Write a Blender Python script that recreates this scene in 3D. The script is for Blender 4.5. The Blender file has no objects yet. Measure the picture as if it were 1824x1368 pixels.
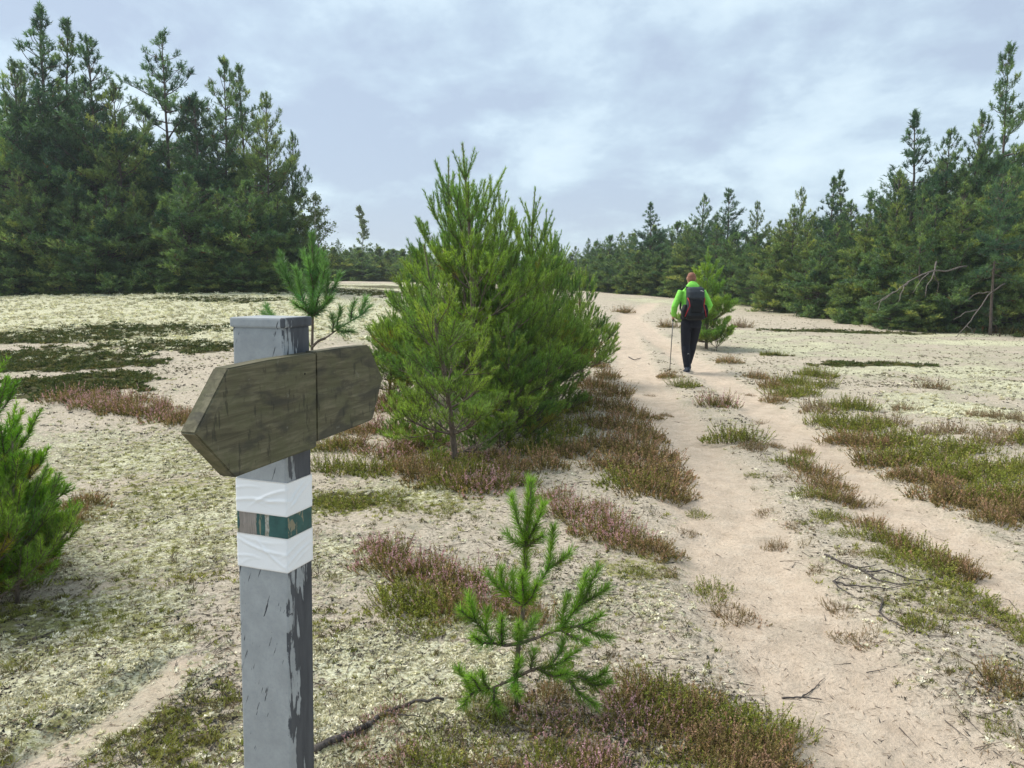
import bpy, math, random
import numpy as np
from mathutils import Vector, Matrix

scene = bpy.context.scene
COL = scene.collection
R = math.radians

# ------------------------------------------------------------------ camera
CAM_H, FPX, W0, H0, HORIZON = 1.55, 1378.0, 1824.0, 1368.0, 500.0
PITCH = math.atan((H0 / 2 - HORIZON) / FPX)
cam_data = bpy.data.cameras.new('camera')
cam_data.sensor_width = 36.0
cam_data.lens = 36.0 * FPX / W0
cam_data.clip_start = 0.05
cam_data.clip_end = 3000
camera = bpy.data.objects.new('camera', cam_data)
camera.location = (0, 0, CAM_H)
camera.rotation_euler = (math.pi / 2 - PITCH, 0, 0)
COL.objects.link(camera)
scene.camera = camera

# ------------------------------------------------------------------ sky, sun, exposure
SUN_DIR = Vector((-0.62, 0.30, 0.80)).normalized()          # towards the sun
sun_elev = math.asin(SUN_DIR.z)
sun_az = math.atan2(SUN_DIR.x, SUN_DIR.y)

world = bpy.data.worlds.new('World')
scene.world = world
world.use_nodes = True
nt = world.node_tree
nt.nodes.clear()
def wn(t, **k):
    n = nt.nodes.new(t)
    for a, b in k.items():
        setattr(n, a, b)
    return n
out = wn('ShaderNodeOutputWorld')
bg = wn('ShaderNodeBackground')
bg.inputs['Strength'].default_value = 0.1
sky = wn('ShaderNodeTexSky', sky_type='NISHITA')
sky.sun_disc = False
sky.sun_elevation = sun_elev
sky.sun_rotation = sun_az
tc = wn('ShaderNodeTexCoord')
sep = wn('ShaderNodeSeparateXYZ')
nt.links.new(tc.outputs['Generated'], sep.inputs[0])
zc = wn('ShaderNodeMath', operation='MAXIMUM'); zc.inputs[1].default_value = 0.0
nt.links.new(sep.outputs['Z'], zc.inputs[0])
za = wn('ShaderNodeMath', operation='ADD'); za.inputs[1].default_value = 0.30
nt.links.new(zc.outputs[0], za.inputs[0])
dx = wn('ShaderNodeMath', operation='DIVIDE'); nt.links.new(sep.outputs['X'], dx.inputs[0]); nt.links.new(za.outputs[0], dx.inputs[1])
dy = wn('ShaderNodeMath', operation='DIVIDE'); nt.links.new(sep.outputs['Y'], dy.inputs[0]); nt.links.new(za.outputs[0], dy.inputs[1])
comb = wn('ShaderNodeCombineXYZ'); nt.links.new(dx.outputs[0], comb.inputs[0]); nt.links.new(dy.outputs[0], comb.inputs[1])
mp = wn('ShaderNodeMapping'); mp.inputs['Location'].default_value = (20.5, 1.7, 0.0); mp.inputs['Scale'].default_value = (0.95, 0.8, 1)
mp.inputs['Rotation'].default_value = (0, 0, R(14))
nt.links.new(comb.outputs[0], mp.inputs['Vector'])
n1 = wn('ShaderNodeTexNoise'); n1.inputs['Scale'].default_value = 2.1; n1.inputs['Detail'].default_value = 7; n1.inputs['Roughness'].default_value = 0.6
n1.inputs['Distortion'].default_value = 0.12
nt.links.new(mp.outputs[0], n1.inputs['Vector'])
n2 = wn('ShaderNodeTexNoise'); n2.inputs['Scale'].default_value = 0.8; n2.inputs['Detail'].default_value = 3; n2.inputs['Roughness'].default_value = 0.5
nt.links.new(mp.outputs[0], n2.inputs['Vector'])
mixn = wn('ShaderNodeMath', operation='MULTIPLY_ADD'); mixn.inputs[1].default_value = 0.68
m2 = wn('ShaderNodeMath', operation='MULTIPLY'); m2.inputs[1].default_value = 0.32
nt.links.new(n2.outputs['Fac'], m2.inputs[0]); nt.links.new(n1.outputs['Fac'], mixn.inputs[0]); nt.links.new(m2.outputs[0], mixn.inputs[2])
ramp = wn('ShaderNodeValToRGB')
cr = ramp.color_ramp
cr.interpolation = 'LINEAR'
cr.elements[0].position = 0.43; cr.elements[0].color = (0.163, 0.197, 0.245, 1)
cr.elements[1].position = 0.585; cr.elements[1].color = (0.254, 0.303, 0.330, 1)
e = cr.elements.new(0.485); e.color = (0.190, 0.234, 0.276, 1)
e = cr.elements.new(0.515); e.color = (0.218, 0.266, 0.303, 1)
nt.links.new(mixn.outputs[0], ramp.inputs['Fac'])
x10 = wn('ShaderNodeVectorMath', operation='SCALE'); x10.inputs['Scale'].default_value = 10.0
nt.links.new(ramp.outputs['Color'], x10.inputs[0])
mixc = wn('ShaderNodeMix', data_type='RGBA'); mixc.inputs['Factor'].default_value = 0.93
nt.links.new(sky.outputs[0], mixc.inputs['A']); nt.links.new(x10.outputs[0], mixc.inputs['B'])
nt.links.new(mixc.outputs['Result'], bg.inputs['Color'])
nt.links.new(bg.outputs[0], out.inputs['Surface'])

sun_data = bpy.data.lights.new('sun', 'SUN')
sun_data.energy = 1.5
sun_data.angle = R(40)
sun_data.color = (1.0, 0.96, 0.9)
sun = bpy.data.objects.new('sun', sun_data)
sun.rotation_euler = (-SUN_DIR).to_track_quat('-Z', 'Y').to_euler()
COL.objects.link(sun)

vs = scene.view_settings
scene.display_settings.display_device = 'sRGB'
vs.view_transform = 'Standard'
vs.look = 'None'
vs.exposure = 1.6
vs.gamma = 1.0
vs.use_curve_mapping = False
scene.cycles.max_bounces = 6
scene.cycles.diffuse_bounces = 3
scene.cycles.transmission_bounces = 4
scene.cycles.transparent_max_bounces = 4
scene.cycles.use_denoising = True

# ------------------------------------------------------------------ maths helpers
rng = np.random.default_rng(7)
random.seed(7)

_perm = np.random.default_rng(99).permutation(512)
_perm = np.concatenate([_perm, _perm, _perm])
_ang = np.random.default_rng(5).uniform(0, 2 * np.pi, 512)
_gx, _gy = np.cos(_ang), np.sin(_ang)
def perlin(x, y):
    x = np.asarray(x, float); y = np.asarray(y, float)
    xi = np.floor(x).astype(int); yi = np.floor(y).astype(int)
    xf = x - xi; yf = y - yi
    u = xf * xf * xf * (xf * (xf * 6 - 15) + 10); v = yf * yf * yf * (yf * (yf * 6 - 15) + 10)
    def g(ix, iy, fx, fy):
        h = _perm[(_perm[ix & 511] + iy) & 511]
        return _gx[h] * fx + _gy[h] * fy
    a = g(xi, yi, xf, yf); b = g(xi + 1, yi, xf - 1, yf)
    c = g(xi, yi + 1, xf, yf - 1); d = g(xi + 1, yi + 1, xf - 1, yf - 1)
    return (a + (b - a) * u) * (1 - v) + (c + (d - c) * u) * v
def fbm(x, y, o=4, gain=0.5):
    s = 0; a = 1; t = 0
    for k in range(o):
        s = s + a * perlin(x * 2 ** k + 17.3 * k, y * 2 ** k - 9.1 * k); t += a; a *= gain
    return s / t * 1.5
def sstep(a, b, x):
    t = np.clip((x - a) / (b - a), 0, 1)
    return t * t * (3 - 2 * t)

# ---- terrain: broad dune shape, given as heights over (sideways/forward slope, forward distance)
_U = np.array([-1.4, -0.66, -0.35, -0.19, -0.02, 0.13, 0.23, 0.40, 0.66, 1.4])
_D = np.array([0, 6.5, 10, 14, 20, 26, 35, 45, 70, 150, 600.])
_Z = np.array([
    [0, 0, .15, .42, .85, 1.20, 1.35, 1.4, 1.6, 2, 2],
    [0, 0, .15, .42, .85, 1.22, 1.35, 1.4, 1.6, 2, 2],
    [0, 0, .15, .42, .90, 1.30, 1.40, 1.4, 1.6, 2, 2],
    [0, 0, .12, .38, .78, 1.06, 1.35, 1.5, 1.62, 2, 2],
    [0, 0, .07, .22, .50, .75, 1.00, 1.2, 1.4, 1.8, 2],
    [0, 0, .02, .06, .22, .42, .68, .82, 1.0, 1.4, 2],
    [0, 0, .0, .02, .10, .25, .50, .70, .9, 1.3, 2],
    [0, 0, .0, .0, .10, .27, .42, .6, .8, 1.2, 2],
    [0, 0, .0, .0, .02, .12, .25, .4, .7, 1.2, 2],
    [0, 0, .0, .0, .02, .12, .25, .4, .7, 1.2, 2]])
_lu = np.linspace(-1.4, 1.4, 113)
_ld = np.linspace(0, math.log(601), 161)
_T = np.array([np.interp(np.exp(_ld) - 1, _D, z) for z in _Z])
_T = np.array([np.interp(_lu, _U, _T[:, k]) for k in range(len(_ld))]).T
_k = np.exp(-0.5 * (np.arange(-9, 10) / 3.2) ** 2); _k /= _k.sum()
def _blur(a, ax):
    p = [(0, 0), (0, 0)]; p[ax] = (9, 9)
    a = np.pad(a, p, mode='edge')
    return np.apply_along_axis(lambda v: np.convolve(v, _k, 'valid'), ax, a)
_T = _blur(_blur(_T, 0), 1)
def base_h(x, y):
    x = np.asarray(x, float); y = np.asarray(y, float)
    yy = np.maximum(y, 3.0)
    u = np.clip(x / yy, -1.4, 1.4); l = np.log(np.clip(y, 0, 599) + 1)
    fu = (u + 1.4) / 2.8 * 112; fl = l / _ld[-1] * 160
    iu = np.clip(fu.astype(int), 0, 111); il = np.clip(fl.astype(int), 0, 159)
    a = fu - iu; b = fl - il
    return (_T[iu, il] * (1 - a) * (1 - b) + _T[iu + 1, il] * a * (1 - b) + _T[iu, il + 1] * (1 - a) * b + _T[iu + 1, il + 1] * a * b)

_c, _s = math.cos(PITCH), math.sin(PITCH)
def ray(px, py):
    X = (px - W0 / 2) / FPX; Y = (H0 / 2 - py) / FPX
    return np.array([X, _c + Y * _s, -_s + Y * _c])
_ts = np.exp(np.linspace(math.log(1.0), math.log(400), 2500))
def at(px, py, hf=None):
    """The point of the terrain seen at a photograph pixel."""
    d = ray(px, py)
    x, y, z = d[0] * _ts, d[1] * _ts, CAM_H + d[2] * _ts
    dz = z - (hf or base_h)(x, y)
    i = np.argmax(dz < 0)
    if dz[i] >= 0:
        i = len(_ts) - 1
    i = max(i, 1)
    f = dz[i - 1] / (dz[i - 1] - dz[i] + 1e-12)
    t = _ts[i - 1] + (_ts[i] - _ts[i - 1]) * min(max(f, 0), 1)
    return np.array([d[0] * t, d[1] * t])
def at_depth(px, py, y):
    d = ray(px, py)
    t = y / d[1]
    return np.array([d[0] * t, y, CAM_H + d[2] * t])

# ---- the two wheel tracks of the sandy path, and the patches of lichen, moss and heather soil
def poly(pts):
    return np.array([at(a, b) for a, b in pts])
TRACK_A = poly([(1160, 541), (1122, 560), (1112, 590), (1120, 630), (1150, 690), (1205, 770), (1262, 860), (1305, 960), (1365, 1060), (1450, 1180), (1560, 1300), (1640, 1366)])
TRACK_B = poly([(1122, 560), (1165, 600), (1250, 655), (1300, 690), (1362, 730), (1425, 780), (1500, 842), (1600, 915), (1720, 985), (1823, 1060)])
_e = TRACK_A[-1] + (TRACK_A[-1] - TRACK_A[-2]) * 6; TRACK_A = np.vstack([TRACK_A, _e])
_e = TRACK_B[-1] + (TRACK_B[-1] - TRACK_B[-2]) * 6; TRACK_B = np.vstack([TRACK_B, _e])
def dist_poly(x, y, P):
    best = np.full(np.shape(x), 1e9)
    for a, b in zip(P[:-1], P[1:]):
        d = b - a; L = d @ d
        t = np.clip(((x - a[0]) * d[0] + (y - a[1]) * d[1]) / L, 0, 1)
        best = np.minimum(best, np.hypot(x - a[0] - t * d[0], y - a[1] - t * d[1]))
    return best
def path_mask(x, y):
    w = 0.10 * fbm(x * 1.3, y * 1.3, 3) + 0.05 * perlin(x * 6, y * 6)
    a = dist_poly(x, y, TRACK_A) + w; b = dist_poly(x, y, TRACK_B) + w
    return np.maximum(1 - sstep(0.20, 0.52, a), 1 - sstep(0.14, 0.40, b))
def ell(specs):
    return [(at(px, py), rx, ry, wt) for px, py, rx, ry, wt in specs]
def ell_mask(x, y, E, soft=0.5):
    m = np.zeros(np.shape(x))
    for c, rx, ry, wt in E:
        r = np.hypot((x - c[0]) / rx, (y - c[1]) / ry) + 0.62 * fbm(x * 2.6 / max(rx, .3), y * 3.4 / max(rx, .3), 4)
        m = np.maximum(m, wt * (1 - sstep(1 - soft, 1 + soft, r)))
    return m
LICHEN_E = ell([(200, 545, 6.5, 6, 1), (20, 535, 6, 6, 1), (400, 530, 4, 6, .95), (650, 560, 3, 4, .75), (690, 512, 5, 9, .55), (330, 600, 2, 1.5, .7), (500, 560, 3, 3, .8),
    (60, 1290, .35, .22, 1), (150, 1120, .3, .2, .7), (190, 1210, .30, .12, 1), (250, 1150, .22, .2, .9), (110, 1240, .3, .2, .9), (230, 1080, .3, .2, .75), (60, 1180, .4, .3, .6),
    (640, 1290, .35, .35, .8), (760, 1200, .35, .25, .85), (640, 1180, .3, .3, .55), (620, 1350, .3, .2, .9), (800, 1110, .25, .2, .5),
    (1690, 730, .7, .55, .9), (1630, 708, .5, .5, .5), (1770, 745, .4, .4, .5), (1800, 612, 3, .8, .75), (1650, 596, 3, .7, .6), (1500, 560, 3, 1.5, .4), (1350, 550, 3, 2, .3),
    (1740, 640, 3, 2, .28), (1560, 610, 3, 2, .25), (1220, 540, 3, 4, .5), (700, 880, .4, .3, .6), (250, 800, 1.3, .9, .42), (380, 900, .8, .6, .42), (150, 960, .7, .5, .4), (300, 980, .6, .4, .5), (1640, 660, 2, 1.2, .5), (1450, 620, 2, 2, .45), (1800, 690, 1.2, 1, .5), (1350, 600, 2, 2, .4), (600, 1000, .4, .5, .35), (1080, 1060, .4, .3, .3)])
MOSS_E = ell([(110, 600, 1.8, .8, 1), (240, 588, 1.6, .7, 1), (330, 618, 1.2, .6, .9), (40, 640, 1.2, 1.0, 1), (150, 645, 1.0, .7, .9), (110, 690, .9, .6, 1), (200, 672, .6, .3, .8),
    (260, 522, 3.5, 1.1, 1), (390, 535, 2, .8, .7), (20, 520, 4, 1.5, .9), (1560, 650, 1.05, .32, 1), (1380, 634, .3, .2, .8), (600, 890, .25, .15, .7), (660, 890, .3, .2, .6),
    (1500, 592, 2.0, .5, .9), (700, 512, 3.5, 3, .5), (650, 520, 3, 3, .6)])
OLIVE_E = ell([(40, 1120, .5, .35, 1), (160, 1120, .4, .25, .9), (330, 870, .6, .5, .7), (250, 900, .5, .5, .6), (380, 960, .5, .5, .5), (280, 800, .9, .5, .5), (200, 830, .6, .4, .5), (350, 820, .5, .4, .6), (300, 1010, .4, .4, .5), (120, 1320, .3, .2, .5),
    (380, 1290, .3, .25, .7), (590, 1130, .15, .2, .6), (1130, 1010, .25, .2, .7), (1300, 960, .2, .2, .2), (740, 895, .5, .3, .7), (600, 895, .4, .3, .8), (20, 960, .5, .5, .6), (1720, 1060, .5, .3, .6)])
SCARP = poly([(20, 1368), (90, 1320), (190, 1260), (250, 1225), (310, 1170)])
def scarp_side(x, y):
    a, b = SCARP[0], SCARP[-1]; d = (b - a) / np.hypot(*(b - a))
    s = d[0] * (y - a[1]) - d[1] * (x - a[0])            # > 0 to the left (the raised lichen side)
    t = (d[0] * (x - a[0]) + d[1] * (y - a[1])) / np.hypot(*(b - a))
    return s + 0.03 * fbm(x * 5, y * 5, 3), t
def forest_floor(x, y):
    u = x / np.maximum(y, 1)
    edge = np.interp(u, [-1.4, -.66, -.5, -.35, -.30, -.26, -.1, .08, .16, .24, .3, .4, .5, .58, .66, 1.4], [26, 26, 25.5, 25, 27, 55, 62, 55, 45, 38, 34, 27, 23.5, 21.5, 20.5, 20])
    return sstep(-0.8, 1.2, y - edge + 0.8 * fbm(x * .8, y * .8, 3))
BARE = poly([(40, 1385), (110, 1340), (210, 1285), (280, 1235), (325, 1190)])
def bare_mask(x, y):
    d = dist_poly(x, y, BARE) + .04 * fbm(x * 5, y * 5, 3)
    return .9 * (1 - sstep(.035, .11, d))
def open_sand(x, y):
    return np.maximum(path_mask(x, y), bare_mask(x, y))
def height(x, y):
    x = np.asarray(x, float); y = np.asarray(y, float)
    near = 1 - sstep(14, 30, y)
    pm = path_mask(x, y)
    z = base_h(x, y)
    z = z + 0.055 * fbm(x * .55, y * .55, 3) * sstep(1.5, 5, y) + 0.05 * fbm(x * .16 + 7, y * .16, 2) * sstep(8, 20, y)
    z = z + (0.016 * fbm(x * 2.6, y * 2.6, 3) + 0.008 * perlin(x * 8, y * 8)) * near
    z = z + 0.05 * ell_mask(x, y, LICHEN_E) * (0.35 + 0.65 * np.abs(fbm(x * 2.1 + 3, y * 2.1, 3))) * sstep(10, 16, y)
    z = z - 0.045 * pm + pm * near * (0.022 * perlin(x * 4.2 + 3, y * 3.6) + 0.020 * np.abs(perlin(x * 11, y * 11)))
    s, t = scarp_side(x, y)
    z = z + 0.045 * sstep(-0.03, 0.05, s) * (1 - sstep(.25, .7, s)) * sstep(-.4, -.1, t) * (1 - sstep(.9, 1.1, t))
    return z
def hz(x, y):
    return float(height(np.array([x]), np.array([y]))[0])

# ------------------------------------------------------------------ mesh and object helpers
def mesh_tri(name, V, F, mats, col=None, fmat=None, smooth=False, attrs=None):
    me = bpy.data.meshes.new(name)
    V = np.ascontiguousarray(V, np.float32); F = np.ascontiguousarray(F, np.int32)
    me.vertices.add(len(V)); me.vertices.foreach_set('co', V.ravel())
    me.loops.add(F.size); me.loops.foreach_set('vertex_index', F.ravel())
    k = F.shape[1]
    me.polygons.add(len(F)); me.polygons.foreach_set('loop_start', np.arange(0, F.size, k, dtype=np.int32))
    if smooth:
        me.polygons.foreach_set('use_smooth', np.ones(len(F), bool))
    else:
        me.polygons.foreach_set('use_smooth', np.zeros(len(F), bool))
    for m in (mats if isinstance(mats, (list, tuple)) else [mats]):
        me.materials.append(m)
    if fmat is not None:
        me.polygons.foreach_set('material_index', np.ascontiguousarray(fmat, np.int32))
    if col is not None:
        a = me.attributes.new('tint', 'FLOAT_COLOR', 'POINT')
        c = np.ones((len(V), 4), np.float32); c[:, :3] = col
        a.data.foreach_set('color', c.ravel())
    for n, v in (attrs or {}).items():
        a = me.attributes.new(n, 'FLOAT', 'POINT'); a.data.foreach_set('value', np.ascontiguousarray(v, np.float32))
    me.update(calc_edges=True)
    return me
def link(name, me, parent=None, loc=None):
    o = bpy.data.objects.new(name, me); COL.objects.link(o)
    if parent is not None:
        o.parent = parent
    if loc is not None:
        o.location = loc
    return o
def tag(o, label=None, cat=None, group=None, kind=None):
    if label: o['label'] = label
    if cat: o['category'] = cat
    if group: o['group'] = group
    if kind: o['kind'] = kind
    return o
def thing(name, loc, label, cat, group=None, rz=0.0):
    o = bpy.data.objects.new(name, None); COL.objects.link(o)
    o.empty_display_size = 0.2
    o.location = loc; o.rotation_euler = (0, 0, rz)
    return tag(o, label, cat, group)
class Geo:
    """Collects triangles of one mesh."""
    def __init__(s): s.V = []; s.F = []; s.C = []; s.n = 0
    def add(s, V, F, C=None):
        V = np.asarray(V, float); F = np.asarray(F, int)
        s.V.append(V); s.F.append(F + s.n)
        if C is not None:
            s.C.append(np.broadcast_to(np.asarray(C, float), V.shape))
        s.n += len(V)
    def mesh(s, name, mat, smooth=False):
        return mesh_tri(name, np.concatenate(s.V), np.concatenate(s.F), mat, np.concatenate(s.C) if s.C else None, smooth=smooth)
def norm(v):
    return v / np.maximum(np.linalg.norm(v, axis=-1, keepdims=True), 1e-9)
def perp(a):
    r = np.where(np.abs(a[:, 2:3]) < 0.9, np.array([[0, 0, 1.]]), np.array([[1., 0, 0]]))
    u = norm(np.cross(a, r)); return u, np.cross(a, u)
def sticks(P0, P1, r0, r1, sides=4):
    """Tapered prisms along N segments."""
    P0 = np.asarray(P0, float); P1 = np.asarray(P1, float); n = len(P0)
    a = norm(P1 - P0); u, v = perp(a)
    th = np.arange(sides) / sides * 2 * np.pi
    ring = np.cos(th)[None, :, None] * u[:, None, :] + np.sin(th)[None, :, None] * v[:, None, :]
    r0 = np.broadcast_to(np.asarray(r0, float), (n,)); r1 = np.broadcast_to(np.asarray(r1, float), (n,))
    A = P0[:, None, :] + ring * r0[:, None, None]; B = P1[:, None, :] + ring * r1[:, None, None]
    V = np.concatenate([A, B], 1).reshape(-1, 3)
    i = np.arange(sides); j = (i + 1) % sides
    f = np.concatenate([np.stack([i, j, j + sides], 1), np.stack([i, j + sides, i + sides], 1)])
    F = (f[None] + (np.arange(n) * 2 * sides)[:, None, None]).reshape(-1, 3)
    return V, F
def tube(points, radii, sides=8, cap=True):
    """A smooth tapered tube through points."""
    P = np.asarray(points, float); n = len(P)
    rad = np.broadcast_to(np.asarray(radii, float), (n,))
    t = np.gradient(P, axis=0); t = norm(t)
    ref = np.array([0.31, 0.17, 0.93]) if abs(t[0] @ np.array([0.31, 0.17, 0.93])) < .9 else np.array([1., 0, 0])
    V = []
    for k in range(n):
        u = np.cross(t[k], ref); u /= np.linalg.norm(u); w = np.cross(t[k], u); ref = -np.cross(t[k], u) if False else ref
        th = np.arange(sides) / sides * 2 * np.pi
        V.append(P[k] + rad[k] * (np.cos(th)[:, None] * u + np.sin(th)[:, None] * w))
    V = np.concatenate(V); F = []
    for k in range(n - 1):
        for i in range(sides):
            j = (i + 1) % sides; a = k * sides
            F += [(a + i, a + j, a + sides + j), (a + i, a + sides + j, a + sides + i)]
    if cap:
        V = np.concatenate([V, P[:1], P[-1:]]); c0, c1 = len(V) - 2, len(V) - 1
        for i in range(sides):
            j = (i + 1) % sides
            F += [(c0, j, i), (c1, (n - 1) * sides + i, (n - 1) * sides + j)]
    return V, np.array(F)
def blades(base, direc, length, width, side=None):
    """One thin triangle per blade."""
    n = len(base)
    if side is None:
        side = norm(np.cross(direc, rng.normal(size=(n, 3))))
    L = np.broadcast_to(np.asarray(length, float), (n,))[:, None]; w = np.broadcast_to(np.asarray(width, float), (n,))[:, None]
    V = np.stack([base - side * w * .5, base + side * w * .5, base + direc * L], 1).reshape(-1, 3)
    return V, np.arange(3 * n).reshape(-1, 3)

# ------------------------------------------------------------------ materials
def new_mat(name):
    m = bpy.data.materials.new(name); m.use_nodes = True
    t = m.node_tree; t.nodes.clear()
    o = t.nodes.new('ShaderNodeOutputMaterial'); b = t.nodes.new('ShaderNodeBsdfPrincipled')
    t.links.new(b.outputs[0], o.inputs[0])
    return m, t, b, o
def N(t, ty, inp=None, **k):
    n = t.nodes.new(ty)
    for a, v in k.items(): setattr(n, a, v)
    for a, v in (inp or {}).items(): n.inputs[a].default_value = v
    return n
def noise(t, vec, scale, detail=4, rough=0.55, dist=0.0):
    n = N(t, 'ShaderNodeTexNoise', {'Scale': scale, 'Detail': detail, 'Roughness': rough, 'Distortion': dist})
    if vec is not None: t.links.new(vec, n.inputs['Vector'])
    return n.outputs['Fac']
def ramp_(t, fac, stops):
    n = N(t, 'ShaderNodeValToRGB'); c = n.color_ramp
    while len(c.elements) < len(stops): c.elements.new(0.5)
    for e, (p, col) in zip(c.elements, stops):
        e.position = p; e.color = (*col, 1) if len(col) == 3 else col
    t.links.new(fac, n.inputs['Fac']); return n.outputs['Color']
def math_(t, op, a, b=None, c=None, clamp=False):
    n = N(t, 'ShaderNodeMath', operation=op, use_clamp=clamp)
    for i, v in enumerate((a, b, c)):
        if v is None: continue
        if isinstance(v, (int, float)): n.inputs[i].default_value = v
        else: t.links.new(v, n.inputs[i])
    return n.outputs[0]
def mix_(t, fac, a, b, blend='MIX'):
    n = N(t, 'ShaderNodeMix', data_type='RGBA', blend_type=blend)
    for s, v in (('Factor', fac), ('A', a), ('B', b)):
        if isinstance(v, (int, float)): n.inputs[s].default_value = v
        elif isinstance(v, tuple): n.inputs[s].default_value = (*v, 1) if len(v) == 3 else v
        else: t.links.new(v, n.inputs[s])
    return n.outputs['Result']
def range_(t, v, a, b, c=0.0, d=1.0):
    n = N(t, 'ShaderNodeMapRange', {'From Min': a, 'From Max': b, 'To Min': c, 'To Max': d}, interpolation_type='SMOOTHSTEP')
    t.links.new(v, n.inputs['Value']); return n.outputs['Result']
def bump(t, b, h, strength, distance):
    n = N(t, 'ShaderNodeBump', {'Strength': strength, 'Distance': distance})
    t.links.new(h, n.inputs['Height']); t.links.new(n.outputs[0], b.inputs['Normal'])
def attr(t, name):
    return N(t, 'ShaderNodeAttribute', attribute_name=name)

def tint_mat(name, rough=0.55, spec=0.3, trans=0.0, trans_gain=(1.3, 1.5, 0.6)):
    m, t, b, o = new_mat(name)
    a = attr(t, 'tint')
    t.links.new(a.outputs['Color'], b.inputs['Base Color'])
    b.inputs['Roughness'].default_value = rough
    b.inputs['Specular IOR Level'].default_value = spec
    if trans:
        tr = N(t, 'ShaderNodeBsdfTranslucent')
        t.links.new(mix_(t, 1.0, a.outputs['Color'], trans_gain, 'MULTIPLY'), tr.inputs['Color'])
        ms = N(t, 'ShaderNodeMixShader'); ms.inputs[0].default_value = trans
        t.links.new(b.outputs[0], ms.inputs[1]); t.links.new(tr.outputs[0], ms.inputs[2]); t.links.new(ms.outputs[0], o.inputs[0])
    return m
M_NEEDLE = tint_mat('pine_needles', 0.42, 0.45, 0.36, (1.6, 1.7, 0.7))
M_LEAF = tint_mat('small_leaves', 0.55, 0.3, 0.25)
M_HEATH = tint_mat('heather_sprigs', 0.7, 0.15, 0.18, (1.2, 1.1, 0.8))
M_BITS = tint_mat('litter_bits', 0.85, 0.1)
M_LICHEN = tint_mat('reindeer_lichen', 0.95, 0.05, 0.12, (1.05, 1.05, 0.9))
def bark_mat(name, c0, c1, scale=18):
    m, t, b, o = new_mat(name)
    co = N(t, 'ShaderNodeTexCoord').outputs['Object']
    mp = N(t, 'ShaderNodeMapping', {'Scale': (1, 1, 0.3)}); t.links.new(co, mp.inputs[0])
    f = noise(t, mp.outputs[0], scale, 5, 0.65, 0.6)
    t.links.new(ramp_(t, f, [(0.35, c0), (0.68, c1)]), b.inputs['Base Color'])
    b.inputs['Roughness'].default_value = 0.9
    bump(t, b, f, 0.8, 0.02)
    return m
M_BARK = bark_mat('grey_pine_bark', (0.045, 0.034, 0.028), (0.17, 0.13, 0.105))
M_BARK_Y = bark_mat('young_pine_bark', (0.07, 0.052, 0.038), (0.20, 0.15, 0.11), 60)
M_DEAD = bark_mat('dead_grey_wood', (0.16, 0.14, 0.125), (0.34, 0.30, 0.27), 40)
M_ROOT = bark_mat('dark_dead_wood', (0.035, 0.028, 0.025), (0.15, 0.125, 0.11), 70)
M_BIRCH = bark_mat('pale_birch_bark', (0.30, 0.28, 0.26), (0.6, 0.58, 0.55), 30)

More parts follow.
